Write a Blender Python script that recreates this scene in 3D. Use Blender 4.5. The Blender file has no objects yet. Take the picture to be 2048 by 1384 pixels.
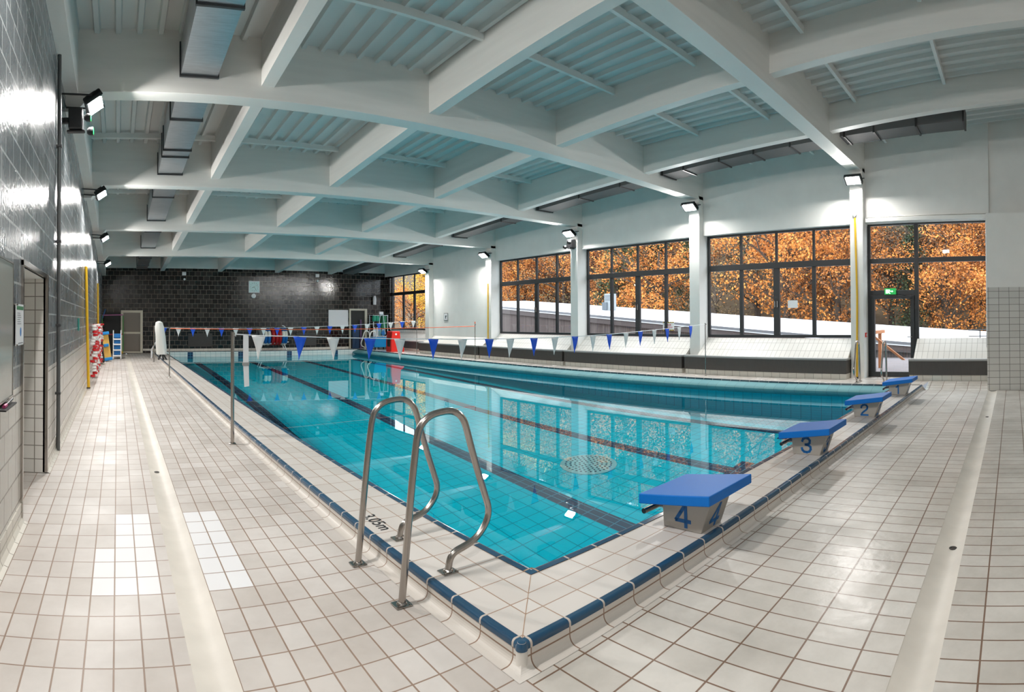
import bpy, bmesh, math, random
from mathutils import Vector, Matrix
random.seed(7)
PI = math.pi
SC = bpy.context.scene
COL = SC.collection
# ------------------------------------------------------------------ camera (the photo is a stitched cylindrical panorama)
F_PX = 1140.5; HORIZON = 628.9
def set_camera():
    cd = bpy.data.cameras.new('camera'); cam = bpy.data.objects.new('camera', cd); COL.objects.link(cam)
    cd.type = 'PANO'; cd.panorama_type = 'CENTRAL_CYLINDRICAL'
    cd.central_cylindrical_radius = 1.0
    cd.central_cylindrical_range_u_min = -1024 / F_PX; cd.central_cylindrical_range_u_max = 1024 / F_PX
    cd.central_cylindrical_range_v_min = -(1384 - HORIZON) / F_PX; cd.central_cylindrical_range_v_max = HORIZON / F_PX
    cd.clip_start = 0.05; cd.clip_end = 500
    yaw, pit, rol = -.6918, .0104, -.0047
    cy, sy, cp, sp, cr, sr = math.cos(yaw), math.sin(yaw), math.cos(pit), math.sin(pit), math.cos(rol), math.sin(rol)
    Rz = Matrix(((cy, sy, 0), (-sy, cy, 0), (0, 0, 1))); Rx = Matrix(((1, 0, 0), (0, cp, sp), (0, -sp, cp))); Ry = Matrix(((cr, 0, sr), (0, 1, 0), (-sr, 0, cr)))
    R = Ry @ Rx @ Rz
    M = Matrix((R[0], R[2], -R[1])).transposed().to_4x4()
    M.translation = Vector((-2.2672, -2.5636, 1.4831))
    cam.matrix_world = M
    SC.camera = cam
set_camera()
SC.view_settings.view_transform = 'Standard'; SC.view_settings.look = 'None'
SC.view_settings.gamma = 1.0; SC.view_settings.use_curve_mapping = False
SC.view_settings.exposure = 0.62
LAMP_W = 100.0
w = bpy.data.worlds.new('sky'); SC.world = w; w.use_nodes = True
wn = w.node_tree; bgn = wn.nodes['Background']
bgn.inputs[0].default_value = (0.80, 0.86, 0.95, 1); bgn.inputs[1].default_value = 2.9
SC.cycles.max_bounces = 10; SC.cycles.diffuse_bounces = 5; SC.cycles.glossy_bounces = 5; SC.cycles.transmission_bounces = 6; SC.cycles.transparent_max_bounces = 12
SC.cycles.sample_clamp_indirect = 8.0
SC.cycles.caustics_refractive = True; SC.cycles.caustics_reflective = False
SC.cycles.blur_glossy = 0.0; SC.cycles.use_light_tree = False

# ------------------------------------------------------------------ materials
def lin(c):
    return tuple(((v / 255) / 12.92 if v / 255 <= 0.04045 else ((v / 255 + 0.055) / 1.055) ** 2.4) for v in c) + (1,)
MATS = {}
def mat(name, rgb, rough=0.5, metal=0.0, spec=0.5, emit=None, es=1.0, noise=None, bump=None, coat=0.0):
    if name in MATS: return MATS[name]
    m = bpy.data.materials.new(name); m.use_nodes = True; nt = m.node_tree; b = nt.nodes['Principled BSDF']
    c = lin(rgb); b.inputs['Base Color'].default_value = c
    b.inputs['Roughness'].default_value = rough; b.inputs['Metallic'].default_value = metal
    b.inputs['Specular IOR Level'].default_value = spec
    b.inputs['Coat Weight'].default_value = coat; b.inputs['Coat Roughness'].default_value = 0.1
    if emit: b.inputs['Emission Color'].default_value = lin(emit); b.inputs['Emission Strength'].default_value = es
    tc = nt.nodes.new('ShaderNodeNewGeometry')
    if noise:   # (scale, amount, (sx,sy,sz))
        sc_, am, st = noise
        mp = nt.nodes.new('ShaderNodeMapping'); mp.inputs['Scale'].default_value = st
        nt.links.new(tc.outputs['Position'], mp.inputs['Vector'])
        n = nt.nodes.new('ShaderNodeTexNoise'); n.inputs['Scale'].default_value = sc_; n.inputs['Detail'].default_value = 5
        nt.links.new(mp.outputs[0], n.inputs['Vector'])
        mr = nt.nodes.new('ShaderNodeMapRange'); mr.inputs[1].default_value = .3; mr.inputs[2].default_value = .7; mr.inputs[3].default_value = 1 - am; mr.inputs[4].default_value = 1 + am
        nt.links.new(n.outputs['Fac'], mr.inputs[0])
        mx = nt.nodes.new('ShaderNodeVectorMath'); mx.operation = 'SCALE'; mx.inputs[0].default_value = c[:3]
        nt.links.new(mr.outputs[0], mx.inputs['Scale']); nt.links.new(mx.outputs[0], b.inputs['Base Color'])
    if bump:
        n = nt.nodes.new('ShaderNodeTexNoise'); n.inputs['Scale'].default_value = bump[0]; n.inputs['Detail'].default_value = 3
        nt.links.new(tc.outputs['Position'], n.inputs['Vector'])
        bp = nt.nodes.new('ShaderNodeBump'); bp.inputs['Strength'].default_value = bump[1]; bp.inputs['Distance'].default_value = bump[2]
        nt.links.new(n.outputs['Fac'], bp.inputs['Height']); nt.links.new(bp.outputs[0], b.inputs['Normal'])
    MATS[name] = m; return m

def tile(name, c1, c2, grout, wd, ht, mortar=0.005, off=(0, 0), stagger=0.0, rough=0.35, bias=0.0, bumps=None, stain=None, patches=None, jitter=0.0, rough2=None, spec=.5, gbump=.6):
    """glazed tiles laid out in metres over the UV map"""
    m = bpy.data.materials.new(name); m.use_nodes = True; nt = m.node_tree; L = nt.links.new; b = nt.nodes['Principled BSDF']
    uv = nt.nodes.new('ShaderNodeUVMap'); mp = nt.nodes.new('ShaderNodeMapping'); mp.inputs['Location'].default_value = (-off[0], -off[1], 0)
    L(uv.outputs[0], mp.inputs['Vector'])
    br = nt.nodes.new('ShaderNodeTexBrick'); br.offset = stagger; br.offset_frequency = 2; br.squash = 1
    br.inputs['Scale'].default_value = 1; br.inputs['Mortar Size'].default_value = mortar; br.inputs['Mortar Smooth'].default_value = 0.1
    br.inputs['Brick Width'].default_value = wd; br.inputs['Row Height'].default_value = ht; br.inputs['Bias'].default_value = bias
    br.inputs['Color1'].default_value = lin(c1); br.inputs['Color2'].default_value = lin(c2); br.inputs['Mortar'].default_value = lin(grout)
    L(mp.outputs[0], br.inputs['Vector'])
    col = br.outputs['Color']
    geo = nt.nodes.new('ShaderNodeNewGeometry')
    if patches:
        sep = nt.nodes.new('ShaderNodeSeparateXYZ'); L(uv.outputs[0], sep.inputs[0]); acc = None
        for (x0, x1, y0, y1) in patches:
            fs = []
            for ax, lo, hi in ((0, x0, x1), (1, y0, y1)):
                for op, v in (('GREATER_THAN', lo), ('LESS_THAN', hi)):
                    q = nt.nodes.new('ShaderNodeMath'); q.operation = op; L(sep.outputs[ax], q.inputs[0]); q.inputs[1].default_value = v; fs.append(q.outputs[0])
            o = fs[0]
            for f_ in fs[1:]:
                q = nt.nodes.new('ShaderNodeMath'); q.operation = 'MULTIPLY'; L(o, q.inputs[0]); L(f_, q.inputs[1]); o = q.outputs[0]
            if acc is None: acc = o
            else:
                q = nt.nodes.new('ShaderNodeMath'); q.operation = 'MAXIMUM'; L(acc, q.inputs[0]); L(o, q.inputs[1]); acc = q.outputs[0]
        inv = nt.nodes.new('ShaderNodeMath'); inv.operation = 'SUBTRACT'; inv.inputs[0].default_value = 1; L(br.outputs['Fac'], inv.inputs[1])
        q = nt.nodes.new('ShaderNodeMath'); q.operation = 'MULTIPLY'; L(acc, q.inputs[0]); L(inv.outputs[0], q.inputs[1])
        mx = nt.nodes.new('ShaderNodeMixRGB'); L(q.outputs[0], mx.inputs[0]); L(col, mx.inputs[1]); mx.inputs[2].default_value = lin((226, 226, 227)); col = mx.outputs[0]
        patch_fac = acc
    if stain:   # (colour, scale, amount)
        n = nt.nodes.new('ShaderNodeTexNoise'); n.inputs['Scale'].default_value = stain[1]; n.inputs['Detail'].default_value = 6; n.inputs['Roughness'].default_value = .65
        L(geo.outputs['Position'], n.inputs['Vector'])
        mr = nt.nodes.new('ShaderNodeMapRange'); mr.inputs[1].default_value = .4; mr.inputs[2].default_value = .85; mr.inputs[3].default_value = 0; mr.inputs[4].default_value = stain[2]
        L(n.outputs['Fac'], mr.inputs[0]); f_ = mr.outputs[0]
        if patches:
            iv = nt.nodes.new('ShaderNodeMath'); iv.operation = 'SUBTRACT'; iv.inputs[0].default_value = 1; L(patch_fac, iv.inputs[1])
            q = nt.nodes.new('ShaderNodeMath'); q.operation = 'MULTIPLY'; L(f_, q.inputs[0]); L(iv.outputs[0], q.inputs[1]); f_ = q.outputs[0]
        mx = nt.nodes.new('ShaderNodeMixRGB'); mx.blend_type = 'MULTIPLY'; L(f_, mx.inputs[0]); L(col, mx.inputs[1]); mx.inputs[2].default_value = lin(stain[0]); col = mx.outputs[0]
    L(col, b.inputs['Base Color'])
    b.inputs['Roughness'].default_value = rough; b.inputs['Specular IOR Level'].default_value = spec
    if rough2 is not None:
        n = nt.nodes.new('ShaderNodeTexNoise'); n.inputs['Scale'].default_value = 1.6; n.inputs['Detail'].default_value = 4
        L(geo.outputs['Position'], n.inputs['Vector'])
        mr = nt.nodes.new('ShaderNodeMapRange'); mr.inputs[1].default_value = .42; mr.inputs[2].default_value = .6; mr.inputs[3].default_value = rough; mr.inputs[4].default_value = rough2
        L(n.outputs['Fac'], mr.inputs[0]); L(mr.outputs[0], b.inputs['Roughness'])
    bp = nt.nodes.new('ShaderNodeBump'); bp.invert = True; bp.inputs['Strength'].default_value = gbump; bp.inputs['Distance'].default_value = 0.003
    L(br.outputs['Fac'], bp.inputs['Height'])
    nrm = bp.outputs[0]
    if bumps:
        n = nt.nodes.new('ShaderNodeTexNoise'); n.inputs['Scale'].default_value = bumps[0]; n.inputs['Detail'].default_value = 3
        L(geo.outputs['Position'], n.inputs['Vector'])
        b2 = nt.nodes.new('ShaderNodeBump'); b2.inputs['Strength'].default_value = bumps[1]; b2.inputs['Distance'].default_value = bumps[2]
        L(n.outputs['Fac'], b2.inputs['Height']); L(nrm, b2.inputs['Normal']); nrm = b2.outputs[0]
    L(nrm, b.inputs['Normal'])
    MATS[name] = m; return m

WHITE = mat('white paint', (226, 226, 222), .6, noise=(2.5, .03, (1, 1, 1)))
BEAMW = mat('painted beam', (224, 224, 220), .62, noise=(3.0, .035, (.25, .25, 3)), bump=(9, .25, .01))
STEEL = mat('brushed steel', (172, 166, 160), .22, 1.0, noise=(40, .06, (1, 1, .05)))
SHEET = mat('galvanised duct', (190, 195, 200), .34, 1.0, noise=(14, .12, (.3, 4, .3)), bump=(22, .2, .01))
DUCTG = mat('grey duct', (104, 104, 104), .8, .0, .2)
BLACK = mat('black frame', (34, 36, 38), .42)
BLACKP = mat('black plastic', (30, 31, 33), .4)
BLUE = mat('blue grip board', (0, 106, 192), .5, spec=.3, bump=(160, .25, .004))
NUM = mat('blue numeral', (10, 100, 168), .5)
NAVYM = mat('navy nosing', (38, 78, 108), .18, coat=.3)
WPLAS = mat('white plastic', (226, 228, 230), .4)
YEL = mat('yellow pole', (226, 178, 30), .4)
RED = mat('red plastic', (214, 40, 32), .38)
ORANGE = mat('orange rope', (235, 104, 52), .6)
FLAGW = mat('white pennant', (224, 226, 226), .6)
FLAGB = mat('blue pennant', (14, 86, 214), .55)
CREAM = mat('cream door frame', (205, 198, 180), .5)
DARKP = mat('dark panel', (62, 60, 58), .6, noise=(6, .06, (1, 1, 4)))
GREYT = mat('grey bench slab', (150, 151, 149), .4)
SEATF = mat('dark bench panel', (66, 63, 60), .55, noise=(8, .08, (1, 6, .6)))
GALV = mat('purlin bar', (226, 228, 226), .5)
DECKM = mat('corrugated roof sheet', (205, 208, 206), .5)
GUTT = mat('gutter glaze', (214, 208, 198), .45, spec=.3, noise=(3, .08, (1, 1, 1)), bump=(6, .3, .01))
FLOORL = tile('deck tile left', (196, 189, 182), (210, 205, 200), (150, 128, 112), .14, .235, .0045, off=(-.6, -.6), rough=.5, stain=((170, 160, 152), 1.1, .5), rough2=.4, spec=.35,
              patches=[(-2.28, -2.0, .81, 2.22), (-2.42, -2.0, .81, 1.5), (-1.72, -1.44, .81, 2.22)])
FLOORN = tile('deck tile near', (203, 198, 190), (214, 210, 203), (132, 108, 92), .168, .285, .005, off=(-.6, -.68), rough=.42, stain=((164, 160, 152), 1.5, .55), rough2=.31, bumps=(9, .35, .01), spec=.22)
FLOORR = tile('deck tile right', (204, 198, 191), (214, 210, 205), (170, 150, 136), .14, .235, .004, rough=.28, rough2=.15)
CURBT = tile('curb tile', (200, 194, 187), (210, 205, 199), (160, 132, 110), .255, .157, .004, off=(0, .06), rough=.38)
CURBF = tile('curb face tile', (204, 198, 190), (212, 207, 200), (140, 114, 96), .255, 9.0, .004, off=(0, .034), rough=.45, spec=.3)
NAVY = tile('navy edge tile', (36, 72, 100), (44, 82, 110), (196, 186, 176), .255, 9.0, .007, off=(0, -1), rough=.16)
RIMG = tile('dark green rim tile', (16, 60, 74), (22, 68, 82), (150, 160, 160), .255, 9.0, .006, off=(0, -1), rough=.2)
APRON = tile('apron tile', (98, 146, 152), (106, 154, 158), (84, 120, 126), .255, 9.0, .004, off=(0, -1), rough=.6, spec=.2)
BLACKW = tile('black brick tile', (20, 18, 18), (66, 61, 58), (112, 104, 95), .29, .23, .011, off=(0, .05), stagger=.5, rough=.11, bias=-.35, bumps=(18, .4, .008), gbump=.8)
GREYW = tile('grey glazed wall tile', (100, 105, 108), (118, 123, 126), (176, 180, 180), .29, .215, .009, off=(0, .05), stagger=.5, rough=.2, bumps=(26, .5, .009), rough2=.3)
WAINS = tile('pale wall tile', (190, 187, 180), (200, 197, 190), (128, 124, 116), .29, .215, .007, off=(0, .05), stagger=.5, rough=.25, bumps=(26, .3, .006))
WHITET = tile('white wall tile', (212, 210, 204), (220, 218, 212), (140, 136, 128), .225, .145, .005, rough=.25)
BLOCKT = tile('grey white wall tile', (196, 195, 190), (204, 203, 198), (120, 118, 112), .225, .145, .005, rough=.22)
SLOPET = tile('bench back tile', (218, 216, 210), (224, 222, 216), (168, 165, 158), .225, .13, .004, rough=.25)
KICKT = tile('bench foot tile', (208, 204, 194), (214, 210, 200), (150, 146, 136), .225, .2, .005, off=(0, -.05), rough=.25)
POOLT = tile('turquoise pool tile', (0, 222, 246), (10, 228, 250), (0, 172, 200), .25, .25, .008, rough=.5, gbump=.2, spec=.08)
POOLW = tile('pale pool wall tile', (224, 232, 228), (230, 238, 234), (140, 180, 184), .25, .125, .006, rough=.3, gbump=.2)
LINEM = tile('navy lane line tile', (10, 44, 82), (16, 52, 92), (60, 140, 170), .25, .125, .008, rough=.3, gbump=.2)

def water_mat():
    m = bpy.data.materials.new('pool water'); m.use_nodes = True; nt = m.node_tree; nt.nodes.clear()
    out = nt.nodes.new('ShaderNodeOutputMaterial'); g = nt.nodes.new('ShaderNodeBsdfGlass')
    g.inputs['IOR'].default_value = 1.333; g.inputs['Roughness'].default_value = 0.0; g.inputs['Color'].default_value = (.93, 1, 1, 1)
    geo = nt.nodes.new('ShaderNodeNewGeometry'); n = nt.nodes.new('ShaderNodeTexNoise'); n.inputs['Scale'].default_value = 1.2; n.inputs['Detail'].default_value = 2
    nt.links.new(geo.outputs['Position'], n.inputs['Vector'])
    bp = nt.nodes.new('ShaderNodeBump'); bp.inputs['Strength'].default_value = .04; bp.inputs['Distance'].default_value = .01
    nt.links.new(n.outputs['Fac'], bp.inputs['Height']); nt.links.new(bp.outputs[0], g.inputs['Normal'])
    nt.links.new(g.outputs[0], out.inputs[0]); return m
WATER = water_mat()
def pane_mat():
    m = bpy.data.materials.new('window glass'); m.use_nodes = True; nt = m.node_tree; nt.nodes.clear()
    out = nt.nodes.new('ShaderNodeOutputMaterial'); t = nt.nodes.new('ShaderNodeBsdfTransparent'); g = nt.nodes.new('ShaderNodeBsdfGlossy'); g.inputs['Roughness'].default_value = .01
    t.inputs[0].default_value = (.93, .96, .95, 1)
    fr = nt.nodes.new('ShaderNodeFresnel'); fr.inputs[0].default_value = 1.5; mx = nt.nodes.new('ShaderNodeMixShader')
    nt.links.new(fr.outputs[0], mx.inputs[0]); nt.links.new(t.outputs[0], mx.inputs[1]); nt.links.new(g.outputs[0], mx.inputs[2]); nt.links.new(mx.outputs[0], out.inputs[0]); return m
PANE = pane_mat()
LENS = mat('lamp lens', (255, 255, 255), .3, emit=(255, 250, 246), es=30)

# ------------------------------------------------------------------ mesh helpers
class MB:
    def __init__(s): s.v = []; s.f = []; s.uv = []; s.mi = []; s.mats = []
    def m(s, mt):
        if mt not in s.mats: s.mats.append(mt)
        return s.mats.index(mt)
    def face(s, pts, mt=None, uv=None):
        i0 = len(s.v); s.v += [tuple(p) for p in pts]; s.f.append(list(range(i0, i0 + len(pts)))); s.uv.append(uv); s.mi.append(s.m(mt) if mt else 0)
    def add(s, verts, faces, mt=None):
        i0 = len(s.v); s.v += [tuple(p) for p in verts]
        for f in faces: s.f.append([i0 + i for i in f]); s.uv.append(None); s.mi.append(s.m(mt) if mt else 0)
    def box(s, x0, x1, y0, y1, z0, z1, mt=None):
        v = [(x0, y0, z0), (x1, y0, z0), (x1, y1, z0), (x0, y1, z0), (x0, y0, z1), (x1, y0, z1), (x1, y1, z1), (x0, y1, z1)]
        s.add(v, [(0, 3, 2, 1), (4, 5, 6, 7), (0, 1, 5, 4), (1, 2, 6, 5), (2, 3, 7, 6), (3, 0, 4, 7)], mt); return s
    def obox(s, M, sx, sy, sz, mt=None):
        v = [M @ Vector((a * sx / 2, b * sy / 2, c * sz / 2)) for c in (-1, 1) for a, b in ((-1, -1), (1, -1), (1, 1), (-1, 1))]
        s.add(v, [(0, 3, 2, 1), (4, 5, 6, 7), (0, 1, 5, 4), (1, 2, 6, 5), (2, 3, 7, 6), (3, 0, 4, 7)], mt); return s
    def tube(s, pts, r, n=12, cap=True, mt=None, rr=None):
        pts = [Vector(p) for p in pts]; rings = []; up = None
        for i, p in enumerate(pts):
            t = (pts[min(i + 1, len(pts) - 1)] - pts[max(i - 1, 0)]).normalized()
            if up is None:
                up = Vector((0, 0, 1)) if abs(t.z) < .9 else Vector((1, 0, 0))
            a = (up - t * up.dot(t)).normalized(); up = a; b = t.cross(a)
            q = rr[i] if rr else r
            rings.append([p + (a * math.cos(2 * PI * k / n) + b * math.sin(2 * PI * k / n)) * q for k in range(n)])
        v = [q for R_ in rings for q in R_]; f = []
        for i in range(len(rings) - 1):
            for k in range(n): f.append((i * n + k, i * n + (k + 1) % n, (i + 1) * n + (k + 1) % n, (i + 1) * n + k))
        if cap: f.append(tuple(range(n))[::-1]); f.append(tuple((len(rings) - 1) * n + k for k in range(n)))
        s.add(v, f, mt); return s
    def lathe(s, prof, c=(0, 0, 0), n=24, mt=None, axis='z'):
        v = []; f = []
        for (r, z) in prof:
            for k in range(n):
                a = 2 * PI * k / n; x, y, zz = r * math.cos(a), r * math.sin(a), z
                if axis == 'y': x, y, zz = x, z, y
                if axis == 'x': x, y, zz = z, x, y
                v.append((c[0] + x, c[1] + y, c[2] + zz))
        for i in range(len(prof) - 1):
            for k in range(n): f.append((i * n + k, i * n + (k + 1) % n, (i + 1) * n + (k + 1) % n, (i + 1) * n + k))
        f.append(tuple(range(n))[::-1]); f.append(tuple((len(prof) - 1) * n + k for k in range(n)))
        s.add(v, f, mt); return s
    def prism(s, poly, axis, a0, a1, mt=None):
        """extrude a 2-D polygon; axis y: poly is (x,z); axis x: poly is (y,z); axis z: (x,y)"""
        def P(p, a): return {'y': (p[0], a, p[1]), 'x': (a, p[0], p[1]), 'z': (p[0], p[1], a)}[axis]
        n = len(poly); v = [P(p, a0) for p in poly] + [P(p, a1) for p in poly]
        f = [tuple(range(n)), tuple(range(2 * n - 1, n - 1, -1))] + [(i, n + i, n + (i + 1) % n, (i + 1) % n) for i in range(n)]
        s.add(v, f, mt); return s
    def build(s, name, mt=None, parent=None, smooth=False, bevel=0, seg=2, doubles=False):
        me = bpy.data.meshes.new(name); me.from_pydata(s.v, [], s.f); me.update()
        for x in (s.mats or [mt]): me.materials.append(x)
        if mt and s.mats and mt not in s.mats: pass
        me.polygons.foreach_set('material_index', s.mi)
        uvl = me.uv_layers.new(name='UVMap')
        for p, u in zip(me.polygons, s.uv):
            nrm = p.normal
            for j, li in enumerate(p.loop_indices):
                if u: uvl.data[li].uv = u[j]
                else:
                    co = me.vertices[me.loops[li].vertex_index].co; a = [abs(c) for c in nrm]
                    if a[2] >= a[0] and a[2] >= a[1]: q = (co.x, co.y)
                    elif a[0] >= a[1]: q = (co.y, co.z)
                    else: q = (co.x, co.z)
                    uvl.data[li].uv = q
        bm = bmesh.new(); bm.from_mesh(me)
        if doubles: bmesh.ops.remove_doubles(bm, verts=bm.verts, dist=1e-5)
        bmesh.ops.recalc_face_normals(bm, faces=bm.faces) if doubles else None
        bm.to_mesh(me); bm.free()
        if smooth:
            me.polygons.foreach_set('use_smooth', [True] * len(me.polygons)); len(me.polygons) > 1 and me.set_sharp_from_angle(angle=math.radians(38))
        o = bpy.data.objects.new(name, me); COL.objects.link(o)
        if parent: o.parent = parent
        if bevel:
            b = o.modifiers.new('bevel', 'BEVEL'); b.width = bevel; b.segments = seg; b.limit_method = 'ANGLE'
        return o
def tag(o, label=None, cat=None, group=None, kind=None):
    if label: o['label'] = label
    if cat: o['category'] = cat
    if group: o['group'] = group
    if kind: o['kind'] = kind
    return o
def struct(o): o['kind'] = 'structure'; return o
def empty(name, label, cat, loc=(0, 0, 0), rz=0, group=None):
    o = bpy.data.objects.new(name, None); COL.objects.link(o); o.location = loc; o.rotation_euler = (0, 0, rz); o.empty_display_size = .1
    return tag(o, label, cat, group)
def copy_tree(o, parent=None):
    c = o.copy(); COL.objects.link(c); c.parent = parent
    for ch in list(o.children): copy_tree(ch, c)
    return c
def text_mesh(s, size, ext=.002):
    cu = bpy.data.curves.new('t', 'FONT'); cu.body = s; cu.size = size; cu.extrude = ext; cu.align_x = 'CENTER'; cu.align_y = 'CENTER'; cu.offset = size * .012
    ob = bpy.data.objects.new('t', cu); COL.objects.link(ob); bpy.context.view_layer.update()
    me = bpy.data.meshes.new_from_object(ob.evaluated_get(bpy.context.evaluated_depsgraph_get())); bpy.data.objects.remove(ob); bpy.data.curves.remove(cu); return me
def text_obj(name, s, size, M, mt, parent=None, ext=.002):
    me = text_mesh(s, size, ext); me.name = name; me.transform(M); me.materials.clear(); me.materials.append(mt)
    o = bpy.data.objects.new(name, me); COL.objects.link(o); o.parent = parent; return o
def basis(xa, ya, za, loc):
    M = Matrix((Vector(xa), Vector(ya), Vector(za))).transposed().to_4x4(); M.translation = Vector(loc); return M

# ------------------------------------------------------------------ key dimensions (metres, pool rim at z = 0)
PL = 24.84; PW = 10.0; CW = .57; ZF = -.114; ZW = -.27
BY = [1.38 + 4.633 * i for i in range(5)]; BWD = .33; DS = .261
def zb(i): return 5.07 - DS * i          # beam underside
def zp(i): return 5.27 - DS * i          # joist underside
def zc(y): return 5.88 - .0325 * (y - 1.05) if y > 1.05 else 5.88 + .11 * (1.05 - y)
XL, XWALL, XWIN, XCOL, YB = -3.04, 11.42, 11.65, 11.19, 25.7
YN = -6.5

# ------------------------------------------------------------------ floor
def floor():
    b = MB()
    def strip(pts, y0, y1, m, along='y'):
        for (a, za), (c, zc_) in zip(pts[:-1], pts[1:]):
            mt = m
            if along == 'y': b.face([(a, y0, za), (c, y0, zc_), (c, y1, zc_), (a, y1, za)], mt)
            else: b.face([(y0, a, za), (y1, a, za), (y1, c, zc_), (y0, c, zc_)], mt)
    strip([(XL - 1.6, -.15), (XL, -.15), (-1.92, -.128)], YN, PL + .86, FLOORL)
    strip([(-1.72, -.128), (-.6, ZF)], YN, PL + .86, FLOORL)
    strip([(YN, -.14), (-2.2, -.13)], -.6, 10.2, FLOORN, 'x'); strip([(-2.0, -.13), (-.6, ZF)], -.6, 10.2, FLOORN, 'x')
    for (a0, a1) in ((YN, -2.2), (-2.2, -2.0), (-2.0, -.6)):      # ramp up to the window-side deck
        b.face([(10.2, a0, -.13), (10.75, a0, 0), (10.75, a1, 0), (10.2, a1, -.12)], FLOORN)
        b.face([(10.75, a0, 0), (12.2, a0, 0), (12.2, a1, 0), (10.75, a1, 0)], FLOORN)
    b.face([(10.0, -.6, 0), (12.2, -.6, 0), (12.2, PL + .86, 0), (10.0, PL + .86, 0)], FLOORR)
    b.face([(-.6, PL, 0), (10.0, PL, 0), (10.0, PL + .86, 0), (-.6, PL + .86, 0)], FLOORR)
    b.face([(-.6, PL, ZF), (-.6, PL, 0), (-.6, PL + .86, 0), (-.6, PL + .86, ZF)], FLOORR)
    struct(b.build('floor'))
    def gut(name, c, along, a0, a1):
        g = MB(); hw = .1; prof = [(-hw, 0)] + [(-hw + .2 * k / 10, -.026 * math.sin(PI * k / 10) - .002) for k in range(11)] + [(hw, 0)]
        n = int((a1 - a0) / .5)
        for (p, z), (q, z2) in zip(prof[:-1], prof[1:]):
            if along == 'y': g.face([(c + p, a0, z - .128), (c + q, a0, z2 - .128), (c + q, a1, z2 - .128), (c + p, a1, z - .128)], GUTT)
            else: g.face([(a0, c + p, z - .13), (a1, c + p, z - .13), (a1, c + q, z2 - .13), (a0, c + q, z2 - .13)], GUTT)
        return struct(g.build(name, smooth=True, doubles=True))
    gut('drainage_gutter', -1.82, 'y', YN, PL + .86); gut('drainage_gutter', -2.1, 'x', -.6, 10.2)
floor()
DRN = mat('drain slot', (60, 56, 52), .5, .5)
for (x, y, z, lb) in ((-1.84, 3.6, -.152, 'small oval drain in the left deck gutter beside the pool'), (1.75, -2.12, -.154, 'nearest small oval drain in the gutter behind the starting blocks'),
                   (7.02, -2.12, -.154, 'farther small drain in the gutter behind the starting blocks')):
    b = MB(); b.lathe([(.028, 0), (.028, .004), (.018, .004), (.016, .001)], (x, y, z), 20); tag(b.build('floor_drain', DRN, smooth=True), lb, 'drain')

# curb around the left and near sides
def sweep(name, prof, mt, y_far=PL, x_end=10.08, smooth=True, close_end=True):
    """prof: (distance outside the pool edge, z)"""
    b = MB(); t = 0
    for (d0, z0), (d1, z1) in zip(prof[:-1], prof[1:]):
        t1 = t + math.hypot(d1 - d0, z1 - z0)
        ys = [y_far, -d0], [y_far, -d1]
        b.face([(-d0, y_far, z0), (-d0, -d0, z0), (-d1, -d1, z1), (-d1, y_far, z1)], mt, [(y_far, t), (-d0, t), (-d1, t1), (y_far, t1)])
        b.face([(-d0, -d0, z0), (x_end, -d0, z0), (x_end, -d1, z1), (-d1, -d1, z1)], mt, [(-d0, t), (x_end, t), (x_end, t1), (-d1, t1)])
        t = t1
    if close_end and len(prof) > 3:
        b.face([(x_end, -d, z) for d, z in prof], mt)
    return b.build(name, smooth=smooth, doubles=False)
arc = lambda cx, cz, r, a0, a1, n: [(cx + r * math.cos(math.radians(a0 + (a1 - a0) * k / n)), cz + r * math.sin(math.radians(a0 + (a1 - a0) * k / n))) for k in range(n + 1)]
def curb():
    b = MB()
    # flat top with its own grid: rows parallel to the edge
    def top(mt):
        b.face([(-.06, PL, 0), (-.06, -.06, 0), (-.53, -.53, 0), (-.53, PL, 0)], mt, [(PL, .06), (-.06, .06), (-.53, .53), (PL, .53)])
        b.face([(-.06, -.06, 0), (10.08, -.06, 0), (10.08, -.53, 0), (-.53, -.53, 0)], mt, [(-.06, .06), (10.08, .06), (10.08, .53), (-.53, .53)])
    top(CURBT); struct(b.build('pool_curb_top'))
    struct(sweep('pool_inner_nosing', [(-.006, -.05)] + arc(.022, -.022, .028, 180, 90, 5) + [(.06, 0.004), (.06, 0)], NAVY))
    struct(sweep('pool_outer_nosing', [(.528, 0), (.532, .003)] + arc(.554, -.016, .019, 90, 0, 5) + [(.573, -.03), (.57, -.031)], NAVY))
    struct(sweep('pool_curb_face', [(.57, -.03), (.57, -.072)] + arc(.61, -.072, .04, 180, 270, 6) + [(.64, -.1125)], CURBF))
    c = MB(); c.lathe([(.001, .003), (.02, .002), (.028, -.02), (.028, -.1), (.036, -.113)], (-.553, -.553, 0), 24); struct(c.build('pool_corner_cap', NAVYM if False else CURBF, smooth=True))
    c = MB(); c.lathe([(.001, .006), (.018, .0045), (.029, -.012), (.0295, -.032)], (-.553, -.553, 0), 24); struct(c.build('pool_corner_nosing', NAVYM, smooth=True))
    c = MB(); c.box(-.06, -.0, -.004, .004, -.004, .006); c.box(-.004, .004, -.06, 0, -.004, .006)
    for k in (0,):
        c.obox(basis((.707, .707, 0), (-.707, .707, 0), (0, 0, 1), (-.3, -.3, .0006)), .68, .004, .002)
    struct(c.build('pool_mitre_joint', mat('grout', (170, 140, 116), .8)))
curb()
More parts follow.
